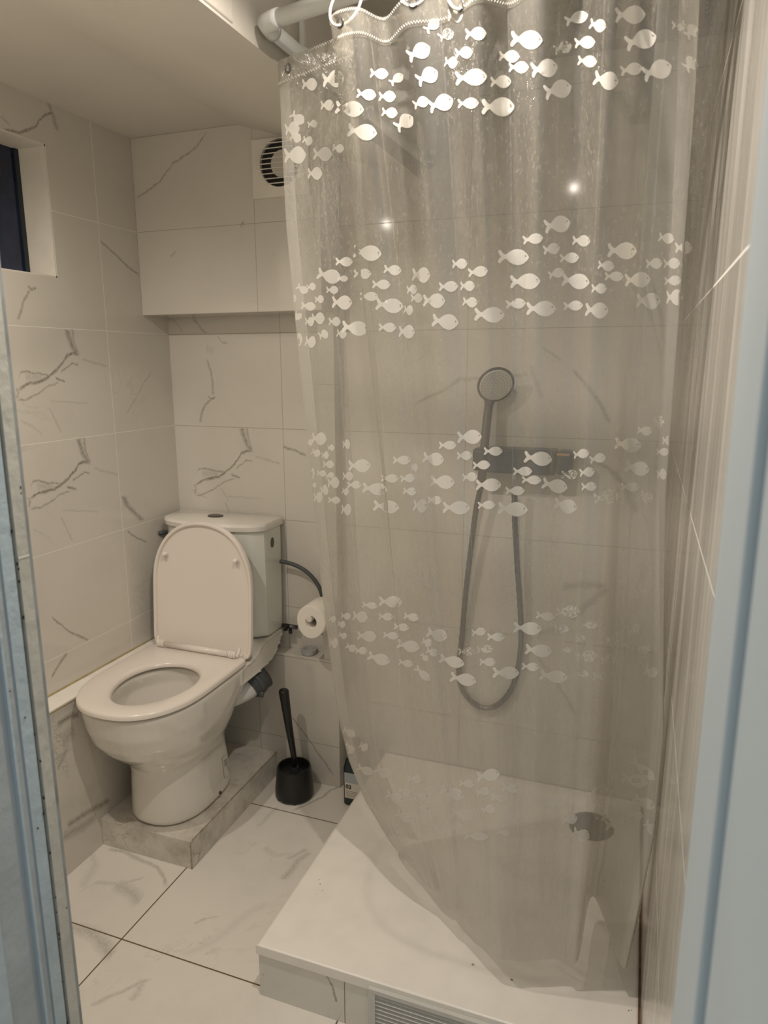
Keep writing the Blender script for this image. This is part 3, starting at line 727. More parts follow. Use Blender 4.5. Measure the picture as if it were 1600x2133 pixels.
# toilet roll and its peg holder
rc = on_y(645, 1296, 1.862)
rh = thing('toilet_roll_holder', 'white peg holder on the back wall carrying the toilet roll', 'roll holder', (rc.x+.005, YB, rc.z+.01))
bm = bmesh.new(); cyl(bm, (rc.x-.002, YB-.002, rc.z+.010), (rc.x-.002, rc.y-.002, rc.z+.010), .0095, .0105, 20); obj('peg', bm, M['plastic'], rh, smooth=False, bevel=.003)
bm = bmesh.new(); cyl(bm, (rc.x, YB-.012, rc.z+.010), (rc.x, YB, rc.z+.010), .024, .026, 24); obj('wall_plate', bm, M['plastic'], rh)
bm = bmesh.new(); y0_, y1_ = rc.y, rc.y+.098; n = 56
def rr2(r, y):
    out = []
    for i in range(n):
        a = 2*pi*i/n; k = 1+.03*sin(3*a+.6)+(.02*sin(2*a)) if r > .03 else 1
        out.append(Vector((rc.x+.004+r*k*cos(a), y, rc.z+r*k*1.08*sin(a))))
    return out
R = [rr2(.019, y1_), rr2(.019, y0_+.001), rr2(.020, y0_), rr2(.047, y0_), rr2(.0495, y0_+.003), rr2(.0495, y1_-.003), rr2(.047, y1_), rr2(.020, y1_)]
R = [[bm.verts.new(p) for p in r] for r in R]
for a, b in zip(R, R[1:]+R[:1]):
    for i in range(n): bm.faces.new((a[i], a[(i+1) % n], b[(i+1) % n], b[i]))
tr_ = obj('toilet_roll', bm, M['paper']); tag(tr_, 'white toilet roll hanging on the peg right of the cistern', 'toilet roll')
for p_ in tr_.data.polygons: p_.use_smooth = abs(p_.normal.y) < .8
# little round dish on the pipe box
q = Vector((-.945, 1.991, BOX_Z)); q = Vector((on_z(653, 1350, BOX_Z).x+.006, BOX_Y+.027, BOX_Z))
bm = bmesh.new()
loft(bm, [ring_at((q.x, q.y, q.z+z), (0, 0, 1), r, 36) for z, r in ((.0005, .0235), (.003, .0262), (.009, .0265), (.013, .0255), (.0165, .0265), (.018, .0245), (.018, .0185), (.013, .0165), (.012, .001))])
tag(obj('round_dish', bm, M['tin']), 'small round grey dish on the tiled ledge under the toilet roll', 'dish')
# supply hose behind the cistern
hp = [on_y(584, 1169, 1.985), on_y(612, 1176, 1.985), on_y(640, 1192, 1.985), on_y(662, 1218, 1.985), on_y(672, 1246, 1.985), on_y(674, 1280, 1.99), on_y(668, 1320, 1.995)]
bm = bmesh.new(); tube(bm, spline(hp, 8), .0068, 12); tag(obj('supply_hose', bm, M['hose'], smooth=True), 'dark grey flexible hose arching from behind the cistern towards the curtain', 'hose')
bm = bmesh.new(); vv = on_y(598, 1303, 1.99)
va = thing('stop_valve', 'small dark stop valve low on the wall right of the cistern', 'valve', (vv.x, 2.0, vv.z-.02))
cyl(bm, (vv.x-.02, 1.995, vv.z-.004), (vv.x+.035, 1.995, vv.z-.004), .008, .008, 12); obj('valve_body', bm, M['darkchrome'], va, smooth=True)
bm = bmesh.new(); cyl(bm, (vv.x, 1.992, vv.z), (vv.x+.002, 1.972, vv.z-.008), .009, .007, 12); cyl(bm, (vv.x+.012, 1.99, vv.z-.012), (vv.x+.012, 1.99, vv.z-.026), .006, .006, 12); obj('valve_tap', bm, M['black'], va)
# inlet tap on the left of the cistern
ta = thing('inlet_tap', 'metal inlet tap with grey hose at the left end of the cistern', 'tap', (-1.478, 1.95, .86))
a = on_y(334, 1107, 1.93)
bm = bmesh.new(); tube(bm, spline([(XL, 1.90, a.z+.002), (-1.492, 1.905, a.z+.003), (-1.480, 1.93, a.z+.002), (-1.462, 1.945, a.z)], 5), .0075, 10); obj('tap_hose', bm, M['hose'], ta, smooth=True)
bm = bmesh.new(); cyl(bm, (-1.484, 1.925, a.z), (-1.47, 1.945, a.z), .010, .010, 12); cyl(bm, (-1.472, 1.92, a.z-.006), (-1.472, 1.92, a.z-.03), .007, .009, 12); obj('tap_body', bm, M['chrome'], ta, smooth=True)
# bottle standing in the gap between pipe box and tray
bo = thing('cleaner_bottle', 'dark blue bottle with white label standing behind the shower tray corner', 'bottle', (-.785, 1.93, 0))
def rrect(cx, cy, hx, hy, z, r=.012, n=5):
    out = []
    for sx_, sy_, a0 in ((1, 1, 0), (-1, 1, pi/2), (-1, -1, pi), (1, -1, 3*pi/2)):
        for k in range(n): a = a0+pi/2*k/(n-1); out.append(Vector((cx+sx_*(hx-r)+r*cos(a), cy+sy_*(hy-r)+r*sin(a), z)))
    return out
BX_, BY_ = -.793, 1.915
bm = bmesh.new()
loft(bm, [rrect(BX_, BY_, hx, hy, z, r) for z, hx, hy, r in ((.002, .038, .026, .012), (.006, .042, .030, .014), (.13, .042, .030, .014), (.16, .036, .026, .014), (.18, .018, .016, .012), (.20, .013, .013, .012))])
obj('bottle_body', bm, M['navy'], bo, smooth=True)
bm = bmesh.new(); cyl(bm, (BX_, BY_, .20), (BX_, BY_, .225), .016, .016, 20); obj('bottle_cap', bm, M['navy'], bo)
ly = BY_-.0303
bm = bmesh.new(); box(bm, BX_-.033, BX_+.033, ly-.0003, ly, .03, .085, 0)
box(bm, BX_-.034, BX_+.034, ly-.0003, ly, .085, .12, 1)
lb = obj('bottle_label', bm, [M['label'], M['bluegrey']], bo)
fc_ = bpy.data.curves.new('label_text', 'FONT'); fc_.body = '03'; fc_.size = .020; fc_.extrude = .0002; fc_.offset = .0006
ft = bpy.data.objects.new('t', fc_); COL.objects.link(ft)
dg = bpy.context.evaluated_depsgraph_get(); tm = bpy.data.meshes.new_from_object(ft.evaluated_get(dg)); bpy.data.objects.remove(ft)
tm.transform(Matrix.Translation((BX_-.030, ly-.0006, .064)) @ Matrix.Rotation(pi/2, 4, 'X')); tm.materials.clear(); tm.materials.append(M['black'])
to = bpy.data.objects.new('label_print', tm); COL.objects.link(to); to.parent = lb
lb_lines = bmesh.new()
for k in range(4): box(lb_lines, BX_-.029, BX_+.02, ly-.0006, ly-.0003, .036+k*.006, .0375+k*.006)
lo_ = obj('label_lines', lb_lines, M['ink'], lb)

# extractor fan in the soffit
fcx, fcz, fh = -.995, EYE+.545, .0875
fan = thing('extractor_fan', 'square white extractor fan with slatted round opening in the tiled soffit', 'fan', (fcx, YS, fcz))
yf_ = YS-.010
bm = bmesh.new(); n = 40
circ = [(fcx+.062*cos(2*pi*i/n), fcz+.062*sin(2*pi*i/n)) for i in range(n)]
sq = []
for i in range(n):
    a = 2*pi*i/n; k = fh/max(abs(cos(a)), abs(sin(a))); sq.append((fcx+k*cos(a), fcz+min(k*sin(a), .0655 if sin(a) > 0 else 1)))
R = [[bm.verts.new((x, y, z)) for x, z in P] for P, y in ((sq, YS), (sq, yf_), (circ, yf_-.002), (circ, YS-.0005))]
for a, b in zip(R, R[1:]):
    for i in range(n): bm.faces.new((a[i], a[(i+1) % n], b[(i+1) % n], b[i]))
obj('frame', bm, M['reveal'], fan)
bm = bmesh.new(); loft(bm, [ring_at((fcx, YS-.0005, fcz), (0, 1, 0), .062, 40), ring_at((fcx, YS-.0015, fcz), (0, 1, 0), .062, 40)]); obj('dark_opening', bm, M['hole'], fan)
bm = bmesh.new(); cyl(bm, (fcx+.004, YS-.0015, fcz), (fcx+.004, YS-.005, fcz), .037, .035, 32); obj('motor_hub', bm, M['plaster'], fan)
for k in range(9):
    z = fcz-.052+.013*k; hw = sqrt(.0625**2-(z-fcz)**2)+.012
    bm = bmesh.new(); box(bm, fcx-hw, fcx+hw, yf_-.005, yf_-.001, z-.0011, z+.0011); obj('grille_bar', bm, M['reveal'], fan)

# ceiling lamps
for i, (lx, ly_, lz_, p_, q_) in enumerate((LAMP1, LAMP2)):
    cz_ = {0: EYE+.655, 1: CZ2}[i]
    la = thing('ceiling_lamp', ['small round ceiling lamp over the toilet end of the room', 'small round ceiling lamp under the upper ceiling by the shower'][i], 'lamp', (lx, ly_, cz_), 'small round ceiling lamps')
    bm = bmesh.new(); loft(bm, [ring_at((lx, ly_, cz_), (0, 0, 1), .045, 32), ring_at((lx, ly_, cz_-.006), (0, 0, 1), .045, 32), ring_at((lx, ly_, cz_-.008), (0, 0, 1), .036, 32), ring_at((lx, ly_, lz_+.026), (0, 0, 1), .012, 32)]) if cz_-.008 > lz_+.026 else loft(bm, [ring_at((lx, ly_, cz_), (0, 0, 1), .045, 32), ring_at((lx, ly_, cz_-.006), (0, 0, 1), .045, 32)])
    obj('lamp_base', bm, M['chrome'], la)

# ================================================================== SHOWER
ra = thing('curtain_rail', 'white L-shaped shower rail with elbow under the upper ceiling', 'curtain rail', (-.62, 1.13, EYE+.54))
RZ = EYE+.54
e = on_z(545, 50, RZ)
ex, ey = e.x+.004, e.y-.002
x_leg = on_z(700, -2, RZ)
d1 = Vector((x_leg.x-ex, x_leg.y-ey, 0)).normalized(); d1 = Vector((1, -.20, 0)).normalized()
bm = bmesh.new(); e0 = Vector((ex, ey, RZ))
cyl(bm, e0+d1*.03, e0+d1*((XR-ex)/d1.x), .0125, .0125, 24); obj('rail_tube', bm, M['pvc'], ra, smooth=True)
d2 = Vector((.02, 1, 0)).normalized()
bm = bmesh.new(); cyl(bm, e0+d2*.03, (ex+.02, YB, RZ), .0125, .0125, 24); obj('rail_tube', bm, M['pvc'], ra, smooth=True)
bm = bmesh.new(); tube(bm, [e0+d1*.034, e0+d1*.026, e0+d1*.012+d2*.003, e0+d1*.004+d2*.004, e0+d1*.003+d2*.012, e0+d2*.026, e0+d2*.034], .0145, 20); obj('elbow', bm, M['pvc'], ra, smooth=True)
bm = bmesh.new(); cc = e0+d2*.135
cyl(bm, cc, cc+d2*.012, .0155, .0155, 20); box(bm, cc.x-.004, cc.x+.004, cc.y, cc.y+.008, RZ, CZ2); obj('ceiling_bracket', bm, M['pvc'], ra)

# --- curtain surface: plan curves from the rail down to the hem
Tz, Bz = EYE+.50, EYE-1.20
T_ = [(-.525, 1.222), (-.620, 1.190), (-.560, 1.160), (-.495, 1.135), (-.455, 1.115), (-.478, 1.082), (-.458, 1.056), (-.425, 1.062), (-.400, 1.108), (-.352, 1.074), (-.300, 1.088),
      (-.245, 1.060), (-.205, 1.092), (-.160, 1.066), (-.115, 1.092), (-.070, 1.066), (-.035, 1.088), (-.012, 1.070), (.028, 1.100), (.004, 1.125), (.030, 1.145), (.062, 1.150)]
T_ = [(x, y-.18*max(0, x+.46)) for x, y in T_]
def bz(u, v, z=-1.20): p = on_z(u, v, EYE+z); return (p.x, p.y)
B_ = [bz(875, 1752), bz(812, 1745), bz(850, 1795), bz(885, 1840), bz(905, 1855), bz(912, 1858), bz(930, 1880), bz(955, 1905), bz(975, 1922), bz(1010, 1962), bz(1030, 1985),
      bz(1055, 2000), bz(1080, 2003), bz(1110, 2002), bz(1150, 2000), bz(1180, 1999), bz(1205, 1998), bz(1235, 1865), bz(1295, 2015), bz(1312, 1975), bz(1325, 1935), bz(1334, 1900)]
def sil(prof, z):
    for (z0, a), (z1, b) in zip(prof, prof[1:]):
        if z <= z0 and z >= z1: return a+(b-a)*(z0-z)/(z0-z1)
    return prof[0][1] if z > prof[0][0] else prof[-1][1]
LEFT = [(.50, -.524), (.40, -.522), (.25, -.519), (0., -.503), (-.25, -.488), (-.5, -.474), (-.7, -.459), (-.85, -.447), (-.97, -.430), (-1.09, -.400), (-1.20, -.357)]
RIGHT = [(.5, .0255), (.34, .031), (.2, .032), (0, .033), (-.2, .034), (-.45, .046), (-.63, .055), (-.85, .053), (-1.2, .0285)]
NU, NV = 420, 230
def curtain_row(f):
    z = Tz+(Bz-Tz)*f; fz = f**.92
    P = []
    n = len(T_)
    for i, (a, b) in enumerate(zip(T_, B_)):
        x = a[0]+(b[0]-a[0])*fz; y = a[1]+(b[1]-a[1])*fz
        P.append(Vector((x, y, z)))
    # end columns follow the outlines the free edges hang in
    xl = sil(LEFT, z-EYE)*P[1].y; dx = xl-P[1].x
    for i in range(6): P[i].x += dx*min(1, 1-(i-1)/5.)
    xr = sil(RIGHT, z-EYE)*P[18].y; dr = xr-P[18].x
    for i, k in ((16, .3), (17, .6), (18, 1), (19, 1), (20, .7), (21, .3)): P[i].x += dr*k
    for i in range(19, 22): P[i].x = min(P[i].x, XR-.006)
    return spline(P, NU//(n-1))
rows = []
for j in range(NV+1):
    f = j/NV; r = curtain_row(f)
    for k, p in enumerate(r):
        s = k/len(r)
        a = .0022*(.4+f)
        p.y += .25*a*sin(s*95+2.0*sin(f*3+s*9))+.003*noise.noise(Vector((s*22, f*2.2, 3.1)))+.0005*noise.noise(Vector((s*60, f*14, 9)))
        if f > .97: p.z += .002*sin(s*60)
    rows.append(r)
cv = [p for r in rows for p in r]; W_ = len(rows[0])
cf = [(j*W_+i, j*W_+i+1, (j+1)*W_+i+1, (j+1)*W_+i) for j in range(NV) for i in range(W_-1)]
cb = BVHTree.FromPolygons(cv, cf)
O = Vector((0, 0, EYE))
def hits(u, v, k=0):
    d = ray(u, v).normalized(); o_ = O.copy(); res = None
    for _ in range(k+1):
        h = cb.ray_cast(o_, d)
        if h[0] is None: return res
        res = h[0]-d*.0007; o_ = h[0]+d*.004
    return res
OUT = [(0, .30), (.025, .40), (.08, .40), (.13, .28), (.19, .17), (.245, .125), (.30, .20), (.40, .355), (.51, .455), (.63, .495), (.74, .47), (.84, .38), (.93, .22), (.985, .07), (1, 0)]
OUT = OUT+[(x, -y) for x, y in OUT[-2::-1]]+[(.05, -.10), (.10, 0), (.05, .10)]
EYEP = (.885, .10)
def fish_list():
    F = []
    def add(ox, oy, sc, L, kind):
        for a in L:
            x0, y0, x1, y1, h = a[:5]
            F.append((ox+x0/sc, oy+y0/sc, ox+x1/sc, oy+y1/sc, h/sc, a[5] if len(a) > 5 else kind))
    add(560, 0, 2.963, [(968,190,1048,125,70),(1050,235,1140,195,75,'w'),(1105,95,1197,95,90),(1212,210,1343,205,85),(858,350,995,290,105),(915,500,1042,440,105),(1085,380,1165,390,75),(1150,330,1258,320,78),(1420,345,1548,350,78),(1480,415,1605,415,76),(1368,505,1495,500,78),(1150,485,1348,470,108),(330,495,466,480,110),(625,450,738,458,70),(750,515,828,460,60),(542,575,663,590,72),(678,595,785,595,72),(410,660,587,680,100),(320,650,402,648,70),(893,650,985,615,72),(988,660,1138,615,108),(1165,640,1296,635,72),(1313,660,1516,655,115),(697,690,795,700,68),(785,790,888,720,95),(487,800,668,825,103)], 's')
    add(560, 0, 2.963, [(205,520,300,520,80),(140,700,215,760,70),(240,770,300,760,50),(100,800,190,790,90),(210,860,270,875,60),(95,960,230,955,110),(275,950,390,950,90),(240,1070,330,1070,80),(395,910,465,920,55),(135,840,200,860,60)], 'f')
    add(1000, 0, 2.667, [(170,215,348,225,108),(473,120,600,80,70),(610,130,700,150,75,'h'),(750,85,920,80,105,'f'),(412,280,510,250,70,'w'),(525,240,640,232,72),(284,390,432,370,105),(808,245,980,200,110),(542,335,650,345,68,'h'),(58,455,173,455,70),(633,430,768,460,105,'h'),(780,395,902,375,72,'h'),(905,415,1065,365,110),(358,515,507,480,105),(10,590,190,600,103),(1065,140,1145,140,65,'w'),(1145,200,1205,150,80,'h'),(1140,380,1200,330,90,'h'),(358,1260,502,1235,95),(238,1335,350,1320,60),(352,1390,442,1375,65),(513,1335,613,1340,65,'h'),(100,1425,272,1430,90),(443,1435,550,1430,60),(708,1390,872,1395,97),(655,1470,745,1482,60),(993,1315,1077,1330,62),(922,1465,1013,1462,62),(1020,1465,1112,1462,62,'h')], 's')
    add(560, 420, 2.963, [(412,370,518,372,60),(522,305,695,325,98),(524,445,632,445,64),(710,415,818,428,65),(638,510,750,512,62),(562,585,675,585,58),(660,630,830,650,92),(390,620,514,625,90,'h'),(450,770,615,790,92),(678,775,786,777,60),(803,800,900,805,85),(885,450,996,455,98,'h'),(853,545,915,540,62,'h'),(878,595,948,595,62,'h'),(835,665,890,672,65,'h'),(952,610,1088,612,92),(1008,730,1170,750,98),(1050,525,1168,522,68),(1182,520,1271,520,66),(1132,385,1225,382,66),(1230,440,1352,425,68),(1197,615,1288,625,65),(1268,695,1455,700,98)], 's')
    add(560, 420, 2.963, [(300,440,445,475,90),(420,475,490,475,40),(235,530,290,520,50),(175,520,240,560,50),(355,545,430,545,50),(285,605,340,600,50),(130,545,160,620,40),(200,640,290,650,55),(265,720,345,720,75),(225,740,280,740,60),(160,690,200,720,50),(370,740,443,740,60),(155,850,208,850,80),(225,860,290,870,75),(310,830,365,810,60),(420,810,480,820,60),(130,700,165,740,60)], 'f')
    add(1000, 420, 2.963, [(185,495,372,490,100),(423,455,518,430,62),(505,480,676,500,98),(688,535,782,537,66),(770,460,886,462,62),(893,485,1053,480,98),(1137,490,1242,485,64,'h'),(160,635,282,625,65),(286,660,467,660,98),(515,645,635,640,62),(650,665,792,675,100,'h'),(967,610,1113,615,102),(1205,285,1310,282,80,'h'),(1150,590,1250,590,100)], 's')
    add(600, 860, 3.636, [(457,400,625,400,100,'h'),(795,358,928,358,68),(935,415,982,412,62,'h'),(1022,335,1180,360,100),(1143,245,1275,245,68),(1282,185,1468,180,110),(1280,325,1393,322,70),(1483,290,1625,290,72),(1400,398,1531,392,70),(705,495,837,497,65),(852,500,962,490,66),(563,565,752,585,95,'h'),(872,590,972,598,62),(647,700,842,720,98),(1078,515,1260,530,105),(1322,490,1434,480,70),(1422,545,1615,545,100),(1060,660,1165,662,66),(950,700,1055,710,105,'h'),(1172,715,1378,720,103),(1437,700,1570,695,66)], 's')
    add(600, 860, 3.636, [(415,480,495,478,70),(450,545,555,545,60,'h'),(180,190,290,200,100),(140,225,188,222,50),(300,265,350,262,50),(415,240,470,235,75),(180,290,245,315,60),(255,320,310,320,60),(265,390,350,390,60),(160,460,202,460,85),(222,455,290,460,50),(285,480,350,465,45),(300,530,390,525,90),(245,590,305,580,80),(175,550,215,545,40),(195,640,262,640,85),(305,660,398,662,55),(410,590,460,600,60),(405,730,480,735,90)], 'f')
    add(960, 840, 2.963, [(390,330,564,350,90),(695,320,792,305,60),(796,350,895,330,60),(323,420,441,420,58),(376,472,497,475,56),(503,490,657,525,88),(622,440,722,440,60,'w'),(733,430,826,420,62),(745,515,838,513,58),(820,590,977,570,90,'w'),(276,540,393,540,58),(575,615,716,650,90),(230,645,412,660,90),(950,245,1113,265,90),(1090,165,1181,175,58),(1190,110,1255,115,75,'w'),(1017,385,1163,415,90),(988,515,1102,518,60),(1105,555,1180,600,70,'w'),(1245,230,1300,230,60,'f'),(1207,300,1285,300,50,'f'),(1210,440,1270,435,70,'f')], 's')
    add(640, 1200, 3.636, [(418,215,533,228,52,'h'),(543,190,721,200,90,'h'),(258,300,330,305,55,'f'),(345,300,458,315,88,'f'),(541,305,650,310,62,'h'),(733,300,845,318,62),(656,380,770,392,60),(378,450,524,460,85,'f'),(576,445,692,456,58,'h'),(908,420,1058,465,100,'h'),(683,510,850,545,90,'h'),(872,490,942,515,68,'h'),(903,560,992,590,60,'h'),(295,525,370,560,60,'f'),(365,565,454,565,60,'h'),(460,600,625,650,88,'h'),(693,650,803,668,55,'h'),(865,590,915,640,45,'h'),(820,690,930,790,60,'h'),(1003,620,1188,670,88),(1083,760,1280,800,95),(1247,430,1353,415,65,'h'),(1364,460,1496,462,68),(1143,570,1272,572,65,'w'),(1285,560,1407,550,65,'w'),(1305,650,1427,650,65,'h'),(1405,730,1605,735,98),(230,360,290,370,55,'f'),(240,440,300,460,50,'f'),(170,500,235,510,80,'f'),(165,320,220,330,50,'f')], 's')
    add(1000, 1200, 3.2, [(375,258,493,275,58),(500,235,668,240,85,'w'),(224,340,411,355,86),(495,350,592,355,60,'w'),(673,325,786,320,60,'w'),(642,420,705,410,55,'w'),(300,485,478,505,88),(540,490,612,495,40,'w'),(643,540,783,530,82,'w'),(805,565,905,545,60,'w'),(905,350,1070,345,86,'w'),(842,430,942,430,60,'w'),(888,475,998,470,55,'w'),(1010,485,1140,490,50,'w'),(278,600,394,608,58),(398,655,583,680,85,'h'),(652,660,726,655,58,'w'),(748,670,925,670,75,'w'),(1100,620,1180,660,80,'w')], 's')
    add(680, 1500, 2.162, [(367,262,433,268,36),(327,310,386,335,36,'h'),(397,340,458,345,36,'h'),(440,305,485,325,40,'f'),(515,310,620,345,55,'h'),(597,285,670,287,34,'h'),(677,255,781,240,55),(676,328,738,315,38,'h'),(790,305,865,312,40),(742,345,816,355,36,'f'),(700,410,762,392,40,'h'),(405,390,462,405,36,'h'),(225,215,285,250,55,'f'),(270,330,347,365,45,'h'),(315,415,386,450,50,'h'),(560,415,665,430,52,'f'),(465,460,543,500,50,'f'),(550,475,610,480,45,'f'),(775,425,870,440,50,'f'),(970,365,1072,360,55,'f'),(770,500,830,510,30,'f'),(620,520,730,525,40,'f'),(1178,335,1240,315,36,'h'),(1243,335,1294,300,34,'h'),(1210,395,1256,370,34,'f'),(1135,390,1195,395,32,'f'),(1060,450,1130,440,50,'h'),(1215,450,1260,430,36,'h'),(1255,475,1355,460,60,'h'),(1110,500,1185,530,55,'h'),(1330,255,1447,285,60,'f'),(1375,175,1480,270,45,'f'),(1385,345,1478,395,50,'f'),(1370,420,1427,435,38,'f'),(1435,460,1490,510,50,'f'),(75,40,130,70,35,'f'),(85,100,120,150,40,'f'),(150,110,185,130,40,'f'),(140,210,210,240,40,'f')], 's')
    return F
cu = thing('shower_curtain', 'clear vinyl shower curtain printed with shoals of white fish', 'shower curtain', (-.3, 1.15, EYE+.5))
fverts = list(cv); ffaces = list(cf); fmat = [0]*len(cf)
KIND = {'s': 1, 'h': 2, 'f': 3, 'w': 4}
def project_poly(pts2, edges_faces, mi, k, step):
    """triangulate a 2-D outline and lay it on the curtain"""
    n = len(pts2); inner = []
    xs = [p[0] for p in pts2]; ys = [p[1] for p in pts2]
    y = min(ys)+step*.5
    while y < max(ys):
        x = min(xs)+step*.5
        while x < max(xs):
            ins = False; j = n-1
            for i in range(n):
                if (pts2[i][1] > y) != (pts2[j][1] > y) and x < (pts2[j][0]-pts2[i][0])*(y-pts2[i][1])/(pts2[j][1]-pts2[i][1])+pts2[i][0]: ins = not ins
                j = i
            if ins: inner.append((x, y))
            x += step
        y += step
    V2 = [Vector(p) for p in pts2+inner]
    res = geometry.delaunay_2d_cdt(V2, [(i, (i+1) % n) for i in range(n)], [list(range(n))], 1, 1e-4)
    base = len(fverts); ok = []
    for p in res[0]:
        h = hits(p.x, p.y, k); ok.append(h is not None); fverts.append(h if h else Vector((0, 0, 0)))
    for f in res[2]:
        if not all(ok[i] for i in f): continue
        q = [fverts[base+i] for i in f]
        if max((q[a]-q[a-1]).length for a in range(len(q))) > .03: continue
        ffaces.append(tuple(base+i for i in f)); fmat.append(mi)
for x0_, y0_, x1_, y1_, h_, kd in fish_list():
    L = Vector((x1_-x0_, y1_-y0_)); Nn = Vector((-L.y, L.x)).normalized()
    pts = [(x0_+L.x*a-Nn.x*b*h_, y0_+L.y*a-Nn.y*b*h_) for a, b in OUT]
    k = 0
    project_poly(pts, None, KIND[kd], k, max(5, L.length/6))
    if kd in 'sh' and L.length > 20:
        ec = (x0_+L.x*EYEP[0]-Nn.x*EYEP[1]*h_, y0_+L.y*EYEP[0]-Nn.y*EYEP[1]*h_); er = max(1.0, h_*.045)
        base = len(fverts); good = True
        for a in range(8):
            p = hits(ec[0]+er*cos(a*pi/4), ec[1]+er*sin(a*pi/4), k)
            if p is None: good = False; p = Vector((0, 0, 0))
            fverts.append(p-(p-O).normalized()*.0006)
        if good: ffaces.append(tuple(range(base, base+8))); fmat.append(5)
me = bpy.data.meshes.new('curtain_sheet'); me.from_pydata([tuple(v) for v in fverts], [], ffaces)
for mm in (curtain_mat(), print_mat('white_print', .93, False), print_mat('white_print_thin', .80, False), print_mat('white_print_faint', .66, False), print_mat('white_print_worn', .8, True), M['ink']): me.materials.append(mm)
al = me.attributes.new('along', 'FLOAT', 'POINT'); al.data.foreach_set('value', [((i % W_)/(W_-1) if i < len(cv) else .5) for i in range(len(fverts))])
me.polygons.foreach_set('material_index', fmat); me.polygons.foreach_set('use_smooth', [True]*len(fmat)); me.update()
o = bpy.data.objects.new('vinyl_sheet', me); COL.objects.link(o); o.parent = cu; o.matrix_parent_inverse = Matrix.Translation(-cu.location)
# top hem: a second layer and two rows of zigzag stitching
vinyl = me.materials[0]; M['vinyl_hem'] = print_mat('folded_vinyl_hem', .20, False)
def srf(s, f):
    x = s*(W_-1); i = int(min(max(x, 0), W_-2)); a = x-i; y = f*NV; j = int(min(y, NV-1)); b = y-j
    return (rows[j][i]*(1-a)+rows[j][i+1]*a)*(1-b)+(rows[j+1][i]*(1-a)+rows[j+1][i+1]*a)*b
def nrm(s, f):
    t = srf(min(s+.002, 1), f)-srf(max(s-.002, 0), f); n_ = t.cross(Vector((0, 0, 1))).normalized()
    return n_ if n_.y < 0 else n_
bm = bmesh.new(); hemf = .036/1.7; G = []
for i in range(321):
    s = i/320; G.append([bm.verts.new(srf(s, f)+nrm(s, f)*.0012) for f in (0, hemf*.33, hemf*.66, hemf)])
for i in range(320):
    for j in range(3): bm.faces.new((G[i][j], G[i+1][j], G[i+1][j+1], G[i][j+1]))
obj('top_hem', bm, vinyl, cu, smooth=True)
for s0_, s1_ in ((.800, .862), (.043, .075)):
    bm = bmesh.new(); G = [[bm.verts.new(srf(s0_+(s1_-s0_)*i/8, j/120)+Vector((0, -.0012, 0))) for i in range(9)] for j in range(121)]
    for j in range(120):
        for i in range(8): bm.faces.new((G[j][i], G[j][i+1], G[j+1][i+1], G[j+1][i]))
    obj('side_hem', bm, M['vinyl_hem'], cu, smooth=True)
for f0, f1 in ((.0008, .0028), (hemf*.82, hemf*.82+.002)):
    bm = bmesh.new(); tot = 520
    for k in range(tot):
        s = k/tot; P0 = srf(s, f0 if k % 2 else f1)+nrm(s, f0)*.002; P1 = srf((k+1)/tot, f1 if k % 2 else f0)+nrm(s, f0)*.002
        if (P1-P0).length < .02: tube(bm, [P0, P1], .0003, 4)
    obj('stitching', bm, M['stitch'], cu)
# grommets along the hem
def s_at(u, v, k=0):
    h = hits(u, v, k); best = None
    if h is None: return None
    for j in range(0, 12):
        for i in range(W_):
            d = (rows[j][i]-h).length
            if best is None or d < best[0]: best = (d, i/(W_-1), j/NV)
    return best[1], best[2]
gs = []
for u, v in ((600, 146), (708, 47), (861, 10)):
    r = s_at(u, v)
    if r: gs.append(r)
for s in (.50, .63, .75, .93): gs.append((s, .016))
for s, f in gs:
    c = srf(s, f); n_ = nrm(s, f); bm = bmesh.new()
    torus(bm, c, n_, .0062, .0017, 28, 8); torus(bm, c, n_, .0045, .0008, 24, 6); obj('grommet', bm, M['darkchrome'], cu, smooth=True)
# rings that join grommets to the rail
def rail_pt(x): return e0+d1*((x-ex)/d1.x)
first = None
for s, f in gs[1:-1]:
    c = srf(s, f); rp = rail_pt(c.x)
    lo_c = c+Vector((0, 0, -.004)); mid = (lo_c+rp)/2+Vector((0, 0, .006)); up = (rp+Vector((0, 0, .016))-lo_c); Rr = up.length/2; un = up.normalized()
    side = Vector((-1, 0, 0)); side = (side-un*side.dot(un)).normalized(); cen = (lo_c+rp+Vector((0, 0, .016)))/2
    pts = [cen+un*Rr*cos(a)+side*(.024)*sin(a) for a in [2*pi*k/40 for k in range(40)]]
    bm = bmesh.new(); tube(bm, pts, .0021, 8, close=True)
    ro = obj('curtain_ring', bm, M['plastic'], smooth=True)
    idx = gs.index((s, f))
    lab = ['', 'white curtain ring at the left fold, hanging lowest over the hem', 'white curtain ring second from the left along the front hem'][idx] if idx < 3 else ['white curtain ring third from the left on the front rail', 'white curtain ring fourth from the left on the front rail', 'white curtain ring nearest the right wall on the front rail'][min(idx, 5)-3]
    tag(ro, lab, 'curtain ring', 'white rings holding the curtain')
# dark hook on the right wall
h_ = on_x(1455, 148, XR-.004)
bm = bmesh.new(); hp_ = on_y(1455, 146, 1.16); hp_ = Vector((XR, hp_.y*XR/hp_.x if hp_.x else 1.2, 0)); hy = h_.y
tube(bm, spline([(XR, hy, h_.z+.01), (XR-.010, hy, h_.z+.012), (XR-.014, hy+.01, h_.z), (XR-.008, hy+.02, h_.z-.02)], 6), .003, 8)
tag(obj('wall_hook', bm, M['black'], smooth=True), 'small dark hook on the right tiled wall beside the curtain top', 'hook')

